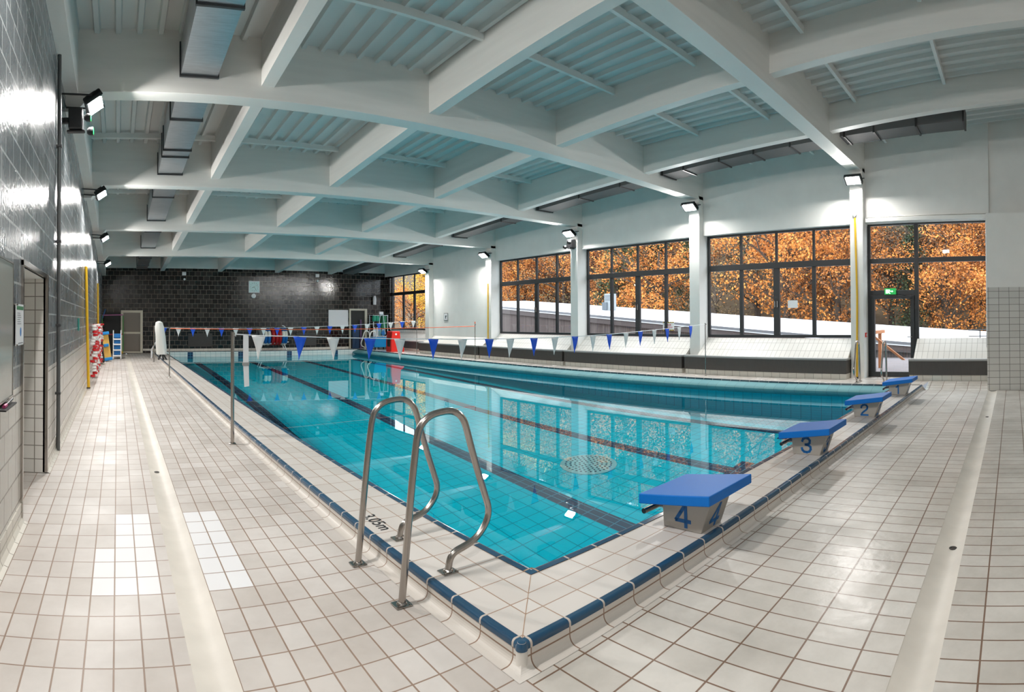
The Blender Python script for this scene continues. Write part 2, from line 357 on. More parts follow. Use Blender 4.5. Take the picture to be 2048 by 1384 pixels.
# far and window-side rim
def rims():
    b = MB()
    b.face([(0, PL, -.02), (PW, PL, -.02), (PW, PL, .004), (0, PL, .004)], RIMG); b.face([(0, PL, .004), (PW, PL, .004), (PW, PL + .05, .004), (0, PL + .05, .004)], RIMG, [(0, 0), (PW, 0), (PW, .05), (0, .05)])
    b.face([(PW, -.0, .004), (PW + .06, -.0, .004), (PW + .06, PL, .004), (PW, PL, .004)], RIMG, [(0, 0), (0, .06), (PL, .06), (PL, 0)])
    b.face([(PW, 0, .004), (PW, PL, .004), (PW - .01, PL, -.03), (PW - .01, 0, -.03)], RIMG, [(0, 0), (PL, 0), (PL, .03), (0, .03)])
    struct(b.build('pool_rim_tiles'))
    b = MB(); prof = [(PW - .01, -.03), (9.93, -.045), (9.85, -.062), (9.78, -.085), (9.725, -.112), (9.70, -.14), (9.705, -.17), (9.74, -.205), (9.80, -.24), (9.88, -.275), (9.93, -.31), (PW, -.34)]
    t = 0
    for (x0, z0), (x1, z1) in zip(prof[:-1], prof[1:]):
        t1 = t + math.hypot(x1 - x0, z1 - z0); b.face([(x0, 0, z0), (x0, PL, z0), (x1, PL, z1), (x1, 0, z1)], APRON, [(0, t), (PL, t), (PL, t1), (0, t1)]); t = t1
    struct(b.build('pool_side_apron', smooth=True, doubles=True))
    b = MB()       # white moulded end band of the apron against the far wall
    off = [(x - .16, z) for x, z in prof]
    for (p, q), (p2, q2) in zip(zip(prof[:-1], prof[1:]), zip(off[:-1], off[1:])):
        b.face([(p[0], PL - .012, p[1]), (q[0], PL - .012, q[1]), (q2[0], PL - .012, q2[1]), (p2[0], PL - .012, p2[1])], WPLAS)
    struct(b.build('apron_end_band'))
rims()

# pool basin, lane lines, water
FLOORP = [(-.05, -3.22), (9, -3.15), (17, -2.25), (PL, -1.2)]
def zpool(y):
    for (a, za), (c, z2) in zip(FLOORP[:-1], FLOORP[1:]):
        if a <= y <= c: return za + (z2 - za) * (y - a) / (c - a)
    return -3.22
def basin():
    b = MB()
    for (a, za), (c, z2) in zip(FLOORP[:-1], FLOORP[1:]):
        a = max(a, 0)
        b.face([(0, a, za), (PW, a, za), (PW, c, z2), (0, c, z2)], POOLT)
        b.face([(0, a, za), (0, c, z2), (0, c, -.05), (0, a, -.05)], POOLT)
        b.face([(PW, c, z2), (PW, a, za), (PW, a, -.33), (PW, c, -.33)], POOLT)
    b.face([(PW, 0, -3.22), (0, 0, -3.22), (0, 0, -.05), (PW, 0, -.05)], POOLT)
    b.face([(0, PL, -1.2), (PW, PL, -1.2), (PW, PL, -.55), (0, PL, -.55)], POOLT)
    b.face([(0, PL, -.55), (PW, PL, -.55), (PW, PL, -.02), (0, PL, -.02)], POOLW)
    o = struct(b.build('pool_basin'))
    l = MB()
    for k in range(4):
        x = 1.25 + 2.5 * k
        ys = [2.1, 9, 17, PL - 2.2]
        for a, c in zip(ys[:-1], ys[1:]):
            l.face([(x - .15, a, zpool(a) + .006), (x + .15, a, zpool(a) + .006), (x + .15, c, zpool(c) + .006), (x - .15, c, zpool(c) + .006)], LINEM, [(a, 0), (a, .3), (c, .3), (c, 0)])
        l.face([(x - .5, 1.85, zpool(2) + .008), (x + .5, 1.85, zpool(2) + .008), (x + .5, 2.1, zpool(2) + .008), (x - .5, 2.1, zpool(2) + .008)], LINEM)
        for yy, sg in ((PL - .006, -1),):
            l.face([(x - .13, yy, -1.2), (x + .13, yy, -1.2), (x + .13, yy, -.03), (x - .13, yy, -.03)], LINEM)
        l.face([(x + .13, .006, -1.2), (x - .13, .006, -1.2), (x - .13, .006, -.3), (x + .13, .006, -.3)], LINEM)
    l2 = l.build('pool_lane_markings'); struct(l2)
    w_ = MB(); w_.face([(-.004, -.004, ZW), (PW, -.004, ZW), (PW, PL + .002, ZW), (-.004, PL + .002, ZW)]); wt = struct(w_.build('pool_water', WATER, smooth=True))
    wt.cycles.is_caustics_caster = True; o.cycles.is_caustics_receiver = True; l2.cycles.is_caustics_receiver = True
    # round floor inlet grille
    root = empty('pool_floor_drain', 'round white perforated drain plate on the pool floor underwater', 'drain', (5.1, 4.25, -3.2))
    c = MB(); c.lathe([(.5, 0), (.5, .035), (.46, .05), (.001, .052)], (0, 0, 0), 40); p = c.build('plate', mat('drain plate', (170, 226, 230), .5), root, smooth=True)
    h = MB()
    for rr, n in ((.08, 6), (.16, 12), (.24, 18), (.32, 24), (.40, 30)):
        for k in range(n):
            a = 2 * PI * k / n; h.lathe([(.02, 0), (.02, .0565)], (rr * math.cos(a), rr * math.sin(a), 0), 8)
    q = h.build('hole_pattern', mat('drain holes', (0, 60, 90), .6), p); p.cycles.is_caustics_receiver = True; q.cycles.is_caustics_receiver = True
basin()

# ------------------------------------------------------------------ walls
def walls():
    b = MB()          # left wall with the doorway opening
    d0, d1, zt, split, top = 2.0, 3.5, 1.93, .96, 6.3
    for (y0, y1, z0, z1, m) in ((YN, d0, -.15, split, WAINS), (YN, d0, split, top, GREYW), (d0, d1, zt, top, GREYW), (d1, YB, -.15, split, WAINS), (d1, YB, split, top, GREYW)):
        b.face([(XL, y1, z0), (XL, y0, z0), (XL, y0, z1), (XL, y1, z1)], m)
    for (p, q) in (((XL, d1), (XL - 1.5, d1)), ((XL - 1.5, d0), (XL, d0))):
        b.face([(p[0], p[1], -.15), (q[0], q[1], -.15), (q[0], q[1], zt), (p[0], p[1], zt)], WHITET)
    b.face([(XL - 1.5, d1, -.15), (XL - 1.5, d0, -.15), (XL - 1.5, d0, zt), (XL - 1.5, d1, zt)], WHITET)
    b.face([(XL, d0, zt), (XL, d1, zt), (XL - 1.5, d1, zt), (XL - 1.5, d0, zt)], WHITE)
    struct(b.build('wall_left'))
    b = MB(); b.face([(XL, YB, -.15), (12.6, YB, -.15), (12.6, YB, 4.10), (XL, YB, 4.10)], BLACKW); b.face([(XL, YB, 4.10), (12.6, YB, 4.10), (12.6, YB, 6.2), (XL, YB, 6.2)], WHITE)
    struct(b.build('wall_far'))
    b = MB(); b.face([(-5, YN, -.2), (13, YN, -.2), (13, YN, 6.5), (-5, YN, 6.5)], BLOCKT); struct(b.build('wall_near'))
    # window wall: white above the windows and between
    b = MB(); H = 3.82
    b.box(XWALL, XWALL + .4, -2.0, 20.0, H, 6.3, WHITE); b.box(12.05, 12.35, 20.0, 25.7, 3.9, 6.3, WHITE); b.box(11.8, 12.35, 19.9, 20.0, -.1, 6.3, WHITE); b.box(12.05, 12.35, 20.0, 21.3, -.1, 3.9, WHITE); b.box(12.05, 12.35, 25.1, 25.7, -.1, 3.9, BLACKW); b.box(12.1, 12.35, 21.3, 25.1, -.1, 1.02, WHITET)
    b.box(XWALL, XWALL + .4, 15.2, 20.0, -.1, H, WHITE)
    struct(b.build('wall_right'))
    b = MB(); b.box(10.2, 13.0, YN, -1.985, -.2, 2.12, BLOCKT); b.box(10.2, 13.0, YN, -1.985, 2.12, 3.75, WHITE)
    struct(b.build('wall_projection'))
    b = MB(); b.box(11.5, 13.0, YN, -1.95, 3.75, 6.4, WHITE); struct(b.build('wall_upper_right'))
    # skirting
    b = MB(); prof = [(XL + .012, .02), (XL + .012, -.10), (XL + .03, -.135), (XL + .06, -.147)]
    for (y0, y1) in ((YN, 2.0), (3.5, YB)):
        for (x0, z0), (x1, z1) in zip(prof[:-1], prof[1:]): b.face([(x0, y1, z0), (x0, y0, z0), (x1, y0, z1), (x1, y1, z1)], KICKT)
        b.face([(XL, y1, .02), (XL, y0, .02), (XL + .012, y0, .02), (XL + .012, y1, .02)], KICKT)
    struct(b.build('baseboard_left'))
    b = MB(); b.box(-1.0, 9.85, YB - .02, YB, 0, .1, KICKT); struct(b.build('baseboard_far'))
    b = MB(); b.box(XL - .02, XL + .03, 3.5, 3.56, -.14, 1.97, STEEL); b.box(XL - .02, XL + .02, 1.96, 2.0, -.1, 1.97, STEEL); b.box(XL - .02, XL + .025, 1.96, 3.56, 1.93, 1.975, STEEL)
    struct(b.build('trim_1'))
walls()
# piers with columns in front
for i, y in enumerate(BY):
    b = MB(); b.box(XCOL, XWIN + .02, y - BWD, y, -.05, zb(i) + .1, WHITE); struct(b.build('column', bevel=.008))
# ceiling: ribbed sheet
def ceiling():
    b = MB(); x = XL; pr = []
    while x < 12:
        pr += [(x, 0), (x + .10, 0), (x + .12, -.07), (x + .19, -.07), (x + .21, 0)]; x += .31
    for y0, y1 in ((YN, 1.05), (1.05, YB)):
        z0, z1 = zc(y0), zc(y1)
        for (xa, za), (xb, z_) in zip(pr[:-1], pr[1:]): b.face([(xa, y1, z1 + za), (xb, y1, z1 + z_), (xb, y0, z0 + z_), (xa, y0, z0 + za)], DECKM)
    struct(b.build('ceiling', smooth=False))
    for i, y in enumerate(BY):
        b = MB(); z = zb(i)
        b.prism([(y - BWD, z), (y, z), (y, zc(y) + .1), (y - BWD, zc(y) + .1)], 'x', XL, 11.6)
        # haunch down onto the left pier
        b.prism([(XL, z - .28), (XL + .16, z - .28), (XL + .42, z), (XL + .42, z + .05), (XL, z + .05)], 'y', y - BWD + .01, y - .01)
        struct(b.build('roof_beam', BEAMW, bevel=.006))
    edges = [YN] + BY + [YB]
    for xj in (-.04, 2.86, 5.84, 8.76):
        for k, (ya, yb_) in enumerate(zip(edges[:-1], edges[1:])):
            i = k; yb2 = yb_ - (BWD if k < 5 else 0)
            za = zp(0) + DS * (.0) if k == 0 else zp(k - 1) - DS * .0
            # joist underside follows the roof fall and meets each beam at zp(k)
            zA = zp(k) + (DS / 4.633 if k else .1) * (yb2 - ya); zB = zp(k)
            b = MB(); ya_ = ya
            v = []
            for (yy, zz) in ((ya_, zA), (yb2, zB)):
                for xx in (xj - .1, xj + .1): v += [(xx, yy, zz), (xx, yy, zc(yy) + .05)]
            b.add(v, [(0, 4, 5, 1), (2, 3, 7, 6), (0, 2, 6, 4), (1, 5, 7, 3), (0, 1, 3, 2), (4, 6, 7, 5)])
            struct(b.build('roof_joist', BEAMW))
    # left edge beam
    for k, (ya, yb_) in enumerate(zip(edges[:-1], edges[1:])):
        yb2 = yb_ - (BWD if k < 5 else 0); z1_, z0_ = zp(k) - .25, zp(k) - .25 + DS
        b = MB(); b.add([(XL, ya, z0_), (XL + .19, ya, z0_), (XL + .19, ya, zc(ya)), (XL, ya, zc(ya)), (XL, yb2, z1_), (XL + .19, yb2, z1_), (XL + .19, yb2, zc(yb2)), (XL, yb2, zc(yb2))],
              [(0, 4, 5, 1), (1, 5, 6, 2), (0, 3, 7, 4), (0, 1, 2, 3), (4, 7, 6, 5)]); struct(b.build('trim_2', BEAMW))
    # thin cross bars under the sheet
    bars = []
    cuts = [XL + .19, -.14, .06, 2.76, 2.96, 5.74, 5.94, 8.66, 8.86, XWALL]
    for yb_ in (-4.9, -3.1, -1.28, .5, 2.4, 4.15, 9.75, 14.4, 19.0):
        for s_ in range(0, 10, 2):
            b = MB(); z = zc(yb_) - .05; b.box(cuts[s_], cuts[s_ + 1], yb_ - .03, yb_ + .03, z - .11, z); struct(b.build('roof_cross_bar', GALV))
ceiling()

# ------------------------------------------------------------------ windows
def window(n, y0, y1, z0, z1, mull, transom=2.92, XWIN=XWIN, lo_frame=.07):
    b = MB(); X0, X1 = XWIN - .03, XWIN + .05
    b.box(X0, X1, y0, y1, z1 - .06, z1); b.box(X0, X1, y0, y1, z0, z0 + lo_frame); b.box(X0, X1, y0, y0 + .06, z0 + lo_frame, z1 - .06); b.box(X0, X1, y1 - .06, y1, z0 + lo_frame, z1 - .06)
    b.box(X0 - .02, X1, y0 + .06, y1 - .06, transom - .1, transom + .06)
    for (ym, wd) in mull:
        b.box(X0 + .004, X1 - .004, ym - .03, ym + .03, transom + .06, z1 - .06); b.box(X0, X1 - .002, ym - wd / 2, ym + wd / 2, z0 + lo_frame, transom - .1)
    o = struct(b.build('window_%d' % n, BLACK, bevel=.004))
    ys = [y0 + .06] + [m_[0] for m_ in mull] + [y1 - .06]
    for a, c in zip(ys[:-1], ys[1:]):
        for zz0, zz1 in ((z0 + lo_frame, transom - .1), (transom + .06, z1 - .06)):
            p = MB(); p.face([(XWIN + .01, c, zz0), (XWIN + .01, a, zz0), (XWIN + .01, a, zz1), (XWIN + .01, c, zz1)]); p.build('pane', PANE, o)
    return o
for n, i in ((1, 0), (2, 1), (3, 2)):
    y0 = BY[i] + .06; y1 = BY[i + 1] - BWD - .01; q = (y1 - y0) / 4
    o = window(n, y0, y1, .98, 3.82, [(y0 + q, .10), (y0 + 2 * q, .17), (y0 + 3 * q, .10)])
    h = MB(); ym = y0 + 2 * q
    for s_ in (-.035, .035): h.tube([(XWIN - .03, ym + s_, 1.78), (XWIN - .075, ym + s_, 1.78), (XWIN - .075, ym + s_, 1.95), (XWIN - .03, ym + s_, 1.95)], .009, 8)
    h.build('handle', STEEL, o, smooth=True)
window(5, 21.3, 25.1, 1.02, 3.9, [(22.65, .14), (23.8, .14)], 2.95, 12.2)
# glazed door with side light
def glazed_door():
    X0, X1 = XWIN - .04, XWIN + .05
    b = MB(); ya, ym, yb_ = .98, -.19, -1.97
    b.box(X0, X1, yb_, ya + .06, 3.78, 3.86); b.box(X0, X1, ya, ya + .08, 0, 3.78); b.box(X0, X1, yb_ - .03, yb_ + .03, .9, 3.78)
    b.box(X0, X1, ym - .05, ym + .05, .0, 3.78); b.box(X0, X1, yb_ + .03, ym - .05, 2.84, 2.96); b.box(X0, X1, ym + .05, ya, 2.84, 2.96); b.box(X0, X1, ym + .05, ya, 2.04, 2.16)
    o = struct(b.build('window_4', BLACK, bevel=.004))
    for (a, c, z0, z1) in ((yb_, ym, .9, 2.9), (yb_, ym, 2.9, 3.8), (ym, ya, 2.1, 2.9), (ym, ya, 2.9, 3.8)):
        p = MB(); p.face([(XWIN + .01, c, z0), (XWIN + .01, a, z0), (XWIN + .01, a, z1), (XWIN + .01, c, z1)]); p.build('pane', PANE, o)
    b = MB(); d0, d1 = ym + .055, ya - .005
    b.box(X0 - .03, X1, d0, d1, 1.95, 2.035); b.box(X0 - .03, X1, d0, d1, .01, .13); b.box(X0 - .03, X1, d0, d0 + .1, .13, 1.95); b.box(X0 - .03, X1, d1 - .1, d1, .13, 1.95)
    d = struct(b.build('door_1', BLACK, bevel=.004))
    p = MB(); p.face([(XWIN, d1, .1), (XWIN, d0, .1), (XWIN, d0, 1.97), (XWIN, d1, 1.97)]); p.build('pane', PANE, d)
    h = MB(); h.tube([(X0 - .03, d0 + .05, 1.0), (X0 - .09, d0 + .05, 1.0), (X0 - .09, d0 + .17, 1.0)], .011, 10); h.build('handle', STEEL, d, smooth=True)
    c = MB(); c.box(X0 - .08, X0 - .03, d0 + .05, d0 + .3, 1.965, 2.02); c.tube([(X0 - .06, d0 + .2, 2.02), (X0 - .10, d0 + .38, 2.07)], .01, 8); c.build('door_closer', BLACKP, d)
glazed_door()
# far wall doors
def far_doors():
    b = MB(); y = YB - .001
    b.box(-2.10, -1.98, y - .1, y, -.1, 2.0); b.box(-1.14, -1.02, y - .1, y, -.1, 2.0); b.box(-1.98, -1.14, y - .1, y, 1.88, 2.0); b.box(-1.98, -1.14, y - .08, y, .84, .93); b.box(-1.98, -1.14, y - .08, y, -.1, -.04)
    o = struct(b.build('door_2', CREAM, bevel=.006)); p = MB(); p.box(-1.98, -1.14, y - .05, y - .02, -.04, .84); p.box(-1.98, -1.14, y - .05, y - .02, .93, 1.88); p.build('pane', mat('smoked door panel', (120, 112, 102), .25), o)
    b = MB(); b.box(9.87, 9.95, y - .1, y, 0, 2.14); b.box(10.78, 10.92, y - .1, y, 0, 2.14); b.box(9.95, 10.78, y - .1, y, 2.04, 2.14)
    o = struct(b.build('door_3', CREAM, bevel=.006))
    p = MB(); p.box(9.95, 10.78, y - .012, y - .003, 0, 2.04); p.build('dark_room_sheet', mat('painted room dark', (52, 52, 50), .8), o)  # flat sheet, the darkness of the room beyond painted on
    b = MB(); b.box(-2.92, -2.12, y - .03, y, -.1, 1.9); struct(b.build('dark_recess_sheet', mat('painted recess dark', (22, 22, 22), .6)))  # black sheet painted as the shade in an open doorway recess
far_doors()
LBL = mat('print', (250, 250, 250), .5)
def sw(x, y, z): return (x, y, z)
b = MB(); b.box(9.97, 10.35, YB - .32, YB - .16, .0, 1.3); tag(b.build('gym_mat', mat('navy mat', (20, 52, 84), .5), bevel=.02), 'dark blue upright mat in the open far doorway', 'mat')
b = MB(); b.tube([(10.46, YB - .25, .0), (10.46, YB - .25, 1.5), (10.46, YB - .25, 1.55)], .05, 12); tag(b.build('pool_noodle', mat('purple foam', (100, 76, 112), .7), smooth=True), 'purple foam noodle standing beside the blue mat', 'pool noodle')

# wall panels, clock, boards on the black wall
def wall_panel(name, x0, x1, z0, z1, m, lb, cat, th=.03):
    b = MB(); b.box(x0, x1, YB - th, YB - .001, z0, z1); return tag(b.build(name, m, bevel=.004), lb, cat)
wall_panel('wall_panel', 1.25, 2.48, .2, .86, DARKP, 'dark grey panel low on the black wall, left one', 'panel')
wall_panel('wall_panel', 4.15, 4.75, .2, .86, DARKP, 'dark grey panel on the black wall left of the float trolley', 'panel')
wall_panel('wall_panel', 6.9, 8.0, .2, .86, DARKP, 'dark grey panel on the black wall right of the float trolley', 'panel')
wall_panel('white_board', 8.69, 9.82, 1.18, 2.07, WPLAS, 'blank white board on the black wall beside the open doorway', 'board')
def clock():
    root = empty('wall_clock', 'square white wall clock high on the black tiled wall', 'clock', (4.63, YB - .03, 3.22))
    b = MB(); b.box(-.29, .29, -.02, .03, -.3, .3); b.build('clock_case', WPLAS, root, bevel=.01)
    b = MB(); b.box(-.255, .255, -.026, -.02, -.265, .265); b.build('dial', mat('clock dial', (206, 232, 230), .4), root)
    b = MB()
    for k in range(12):
        a = k * PI / 6; M = basis((math.cos(a), 0, -math.sin(a)), (0, 1, 0), (math.sin(a), 0, math.cos(a)), (math.sin(a) * .2, -.028, math.cos(a) * .2)); b.obox(M, .012, .003, .05)
    b.build('hour_marks', BLACKP, root)
    for nm, a, l, wd in (('hour_hand', math.radians(245), .13, .022), ('minute_hand', math.radians(152), .19, .015), ('second_hand', math.radians(62), .2, .007)):
        b = MB(); b.obox(basis((math.cos(a), 0, -math.sin(a)), (0, 1, 0), (math.sin(a), 0, math.cos(a)), (math.sin(a) * l / 2, -.032 - wd * .1, math.cos(a) * l / 2)), wd, .004, l); b.build(nm, BLACKP if nm != 'second_hand' else mat('clock brass', (170, 130, 60), .4), root)
    b = MB(); b.lathe([(.001, -.05), (.11, -.045), (.125, 0), (.125, .028)], (4.6, YB - .03, 2.76), 24, axis='y'); tag(b.build('wall_speaker', WPLAS, smooth=True), 'round white disc under the square wall clock', 'speaker')
clock()
for (x, z, lb) in ((1.04, 3.84, 'left of the clock'), (8.05, 3.87, 'right of the clock')):
    root = empty('emergency_light', 'small white lamp box high on the black wall, ' + lb, 'lamp', (x, YB, z)); b = MB(); b.box(-.1, .1, -.08, -.001, -.085, .085); b.build('lamp_box', WPLAS, root, bevel=.01)
    b = MB(); b.lathe([(.06, -.07), (.06, -.001)], (.0, 0, -.0), 14, axis='y'); bb = MB(); bb.lathe([(.001, -.09), (.05, -.07), (.055, -.001)], (x + .02, YB, z - .28), 16, axis='y')
    tag(bb.build('wall_sensor', WPLAS, smooth=True), 'round white sensor below the lamp box ' + lb + ' on the black wall', 'sensor')
b = MB(); b.lathe([(.001, -.2), (.09, -.18), (.1, .15), (.06, .3)], (11.35, YB - .14, 2.55), 12); tag(b.build('wall_speaker', WPLAS, smooth=True), 'white oblong speaker in the corner beside the far window', 'speaker')

# ------------------------------------------------------------------ spotlights
def floodlight(name, loc, aim, lb, grp, power, sz=.42, parts=2):
    """housing hangs on a bracket; the lens looks along aim"""
    root = empty(name, lb, 'spotlight', loc, 0, grp)
    d = Vector(aim).normalized(); side = Vector((0, 1, 0)); side = (side - d * side.dot(d)).normalized(); up = side.cross(d)
    M = basis(side, up, d, (0, 0, 0))
    b = MB(); b.obox(M @ Matrix.Translation((0, 0, -.05)), sz, sz * .62, .07); b.obox(M @ Matrix.Translation((0, 0, -.105)), sz * .6, sz * .4, .05)
    for k in (-1, 1): b.obox(M @ Matrix.Translation((k * sz * .46, 0, -.03)), sz * .08, sz * .66, .09)
    b.build('housing', BLACKP, root, bevel=.008)
    for k in range(parts):
        q = MB(); q.obox(M @ Matrix.Translation(((k - (parts - 1) / 2) * sz * .42, 0, -.012)), sz * .36, sz * .46, .01); q.build('lens', LENS, root)
    s = -1 if aim[0] > 0 else 1
    b = MB(); wx = s * (.40 if s < 0 else .235)
    b.tube([M @ Vector((-sz * .5, 0, -.05)), M @ Vector((-sz * .5, .02, -.05)) + Vector((wx, 0, .04)), M @ Vector((sz * .5, .02, -.05)) + Vector((wx, 0, .04)), M @ Vector((sz * .5, 0, -.05))], .014, 8)
    b.build('bracket', BLACKP, root, smooth=True)
    ld = bpy.data.lights.new('lamp_beam', 'AREA'); ld.shape = 'RECTANGLE'; ld.size = sz * .8; ld.size_y = sz * .5; ld.energy = power; ld.color = (1, .965, .93); ld.spread = PI
    ld.cycles.is_caustics_light = True
    lo = bpy.data.objects.new('lamp_beam', ld); COL.objects.link(lo); lo.parent = root; lo.matrix_local = basis(side, -up, -d, d * .02); lo.visible_camera = True
    return root
ordn = ['nearest', 'second', 'third', 'fourth', 'farthest']
LZ = [4.80, 4.56, 4.29, 4.0, 3.72]
LL = [(-2.60, .75, 4.75)] + [(-2.59, 5.45, 4.53), (-2.63, 10.1, 4.29), (-2.65, 14.7, 3.98), (-2.64, 19.3, 3.66)]
for i in range(5):
    floodlight('floodlight', (XCOL - .24, BY[i] - BWD / 2, LZ[i]), (-.55, 0, -.83), 'black LED floodlight on the window-side column, %s from the camera' % ordn[i], 'floodlights on the window-side columns', LAMP_W)
for i in range(5):
    if i == 0: lb = 'black LED floodlight high on the left wall above the camera, out of the picture'
    else: lb = 'black LED floodlight on the left wall, %s' % ['', 'the nearest, above the green emergency lamp', 'second from the camera', 'third from the camera', 'farthest from the camera'][i]
    floodlight('floodlight', LL[i], (.55, -.1, -.83), lb, 'floodlights on the left wall', LAMP_W)
def twin_spot(loc, s, lb, green):
    root = empty('emergency_spotlight', lb, 'spotlight', loc)
    b = MB(); b.box(-.1 * 1, .1, -.12, .12, -.14, .14); b.box(-.13, .13, -.05, .05, -.17, -.14); b.box(-.1 * s - s * .085, -.1 * s, -.04, .04, -.04, .04) if s > 0 else None; b.build('battery_box', BLACKP, root, bevel=.02)
    for k, (dx, dy, dz) in enumerate(((s * .17, -.06, .02), (s * .2, .1, -.12))):
        h = MB(); h.lathe([(.03, -.05), (.055, -.02), (.06, .04)], (dx, dy, dz), 14, axis='x' if s > 0 else 'x'); ob = h.build('lamp_head', BLACKP, root, smooth=True)
        g = MB(); g.lathe([(.001, 0), (.045, 0)], (dx + s * .045, dy, dz), 14, axis='x'); g.build('lamp_glass', mat('green lamp', (60, 220, 130), .3, emit=(60, 230, 130), es=3) if green else mat('lamp glass', (230, 232, 230), .2), ob)
    return root
floodlight('floodlight', (-2.6, -3.9, 5.0), (.55, .1, -.83), 'added unseen floodlight behind the camera, brightening the right deck and projecting wall', 'floodlights on the left wall', LAMP_W * .7)  # unseen lamp added to brighten the projecting wall and right deck
twin_spot((-2.86, 5.42, 4.3), 1, 'black emergency light with green lamps below the nearest left floodlight', True)
twin_spot((XCOL - .12, BY[2] - .16, 3.98), -1, 'twin emergency spotlight under the third column floodlight', False)

# ------------------------------------------------------------------ ducts
def duct(name, x0, x1, h, y0, y1, zf_, m, flanges, lb, fl_m):
    root = empty(name, lb, 'air duct', ((x0 + x1) / 2, y0, zf_(y0)))
    ox, oy, oz = root.location
    b = MB(); v = []
    for yy in (y0, y1):
        z = zf_(yy); v += [(x0 - ox, yy - oy, z - oz), (x1 - ox, yy - oy, z - oz), (x1 - ox, yy - oy, z + h - oz), (x0 - ox, yy - oy, z + h - oz)]
    b.add(v, [(0, 1, 5, 4), (1, 2, 6, 5), (2, 3, 7, 6), (3, 0, 4, 7), (0, 3, 2, 1), (4, 5, 6, 7)]); b.build('duct_body', m, root)
    for (yy, e) in flanges:
        z = zf_(yy) - oz; f = MB(); t = .02
        X0, X1 = x0 - e - ox, x1 + e - ox
        f.box(X0, X1, yy - oy - t, yy - oy + t, z - .025, z + .005); f.box(X0, x0 - ox + .005, yy - oy - t, yy - oy + t, z, z + h); f.box(x1 - ox - .005, X1, yy - oy - t, yy - oy + t, z, z + h)
        f.build('duct_flange', fl_m, root)
    return root
duct('air_duct', -1.36, -.82, .48, YN, 25.3, lambda y: 5.35 - .053 * y, SHEET, [(y, .02) for y in (3.9, 5.62, 7.2, 8.7, 9.1, 10.25, 12.2, 14.85, 16.5, 19.5, 22, 24)], 'shiny metal air duct running under the roof along the left wall', mat('duct flange', (70, 72, 74), .5, .5))
duct('air_duct', 9.36, 9.96, .34, -1.6, 25.3, lambda y: 5.42 - .057 * y if y < 1.05 else 5.36 - .0575 * (y - 1.05), DUCTG, [(y, .015) for y in (-1.58, -.6, .3, .95, 2.2, 3.1, 4.0, 5.0, 5.62, 7, 8.5, 10.2, 12, 14.8, 16.5, 19.5)], 'grey air duct under the roof along the window wall', mat('dark flange', (58, 58, 58), .5, .3))

# ------------------------------------------------------------------ benches along the window wall
def bench(y0, y1, lb, back=True, by1=None, dx=0):
    by1 = by1 or y1
    root = empty('wall_bench', lb, 'bench', (10.8 + dx, y0, 0), 0, 'benches along the window wall')
    def L_(b, n, m, bev=0): o = b.build(n, m, root, bevel=bev); o.location = (-10.8, -y0, 0); return o
    b = MB(); b.box(10.86, 11.3, y0 + .01, y1 - .01, 0, .135, KICKT); L_(b, 'foot', KICKT)
    b = MB(); b.box(10.82, 11.3, y0, y1, .135, .46); L_(b, 'front_panel', SEATF, .004)
    b = MB(); b.box(10.79, 11.2, y0 - .012, y1 + .0, .46, .505); L_(b, 'seat', GREYT, .006)
    if back:
        b = MB(); b.prism([(11.06, .505), (11.62, .96), (11.75, .96), (11.75, .2), (11.3, .2)], 'y', y0 + .02, by1, SLOPET); L_(b, 'backrest', SLOPET)
bench(BY[0] + .02, BY[1] - .05, 'long dark panelled bench under the window nearest the door', by1=BY[1] - BWD)
bench(BY[1] + .04, BY[2] - .05, 'long dark panelled bench below the window with the warning sign', by1=BY[2] - BWD)
bench(BY[2] + .04, BY[3] - .05, 'dark panelled bench below the farthest large window', by1=BY[3] - BWD)
bench(BY[3] + .04, BY[4] - .05, 'dark panelled bench against the plain white wall')
bench(20.1, 25.2, 'dark panelled bench under the farthest window in the right corner', dx=.6)
bench(-1.98, -.12, 'short dark panelled bench beside the glazed door', by1=-.2)
# blind housing over the door window
b = MB(); b.box(XWALL - .1, XWALL, -1.98, 1.03, 3.83, 3.93); b.box(XWALL - .04, XWALL, -1.98, 1.03, 3.95, 3.97); tag(b.build('blind_housing', WHITE, bevel=.02), 'white roller blind box above the glazed door window', 'blind')
b = MB(); b.tube([(XWALL - .05, -1.93, 3.83), (XWALL - .05, -1.93, 1.1)], .012, 8); b.box(XWALL - .07, XWALL - .03, -1.95, -1.91, .75, 1.1); tag(b.build('blind_crank', WPLAS), 'white blind pull rod at the right edge of the door window', 'rod')

# signs
def exit_sign():
    root = empty('exit_sign', 'green lit emergency exit sign above the glazed door', 'sign', (XWIN - .09, .46, 2.13))
    b = MB(); b.box(-.03, .05, -.14, .14, -.075, .075); b.build('sign_box', mat('exit green', (28, 150, 74), .4, emit=(20, 140, 60), es=.6), root)
    wm = mat('exit pictogram', (220, 255, 225), .4, emit=(215, 255, 220), es=2)
    b = MB(); x0, x1 = -.036, -.031
    b.box(x0, x1, .045, .105, -.05, .045)      # doorway symbol
    b.box(x0, x1, -.05, .0, -.006, .006); b.prism([(-.05, .025), (-.08, 0), (-.05, -.025)], 'x', x0, x1)
    b.lathe([(.001, x0), (.012, x1)], (0, .02, .035), 10, axis='x'); b.obox(basis((1, 0, 0), (0, .8, .6), (0, -.6, .8), (x0, .02, 0)), .005, .018, .06); b.obox(basis((1, 0, 0), (0, .8, -.6), (0, .6, .8), (x0, .012, -.04)), .005, .014, .05)
    b.build('pictogram', wm, root)
exit_sign()
SXR = basis((0, -1, 0), (0, 0, 1), (-1, 0, 0), (0, 0, 0))
def onwin(y, z, x=XWIN - .01):
    M = SXR.copy(); M.translation = Vector((x, y, z)); return M
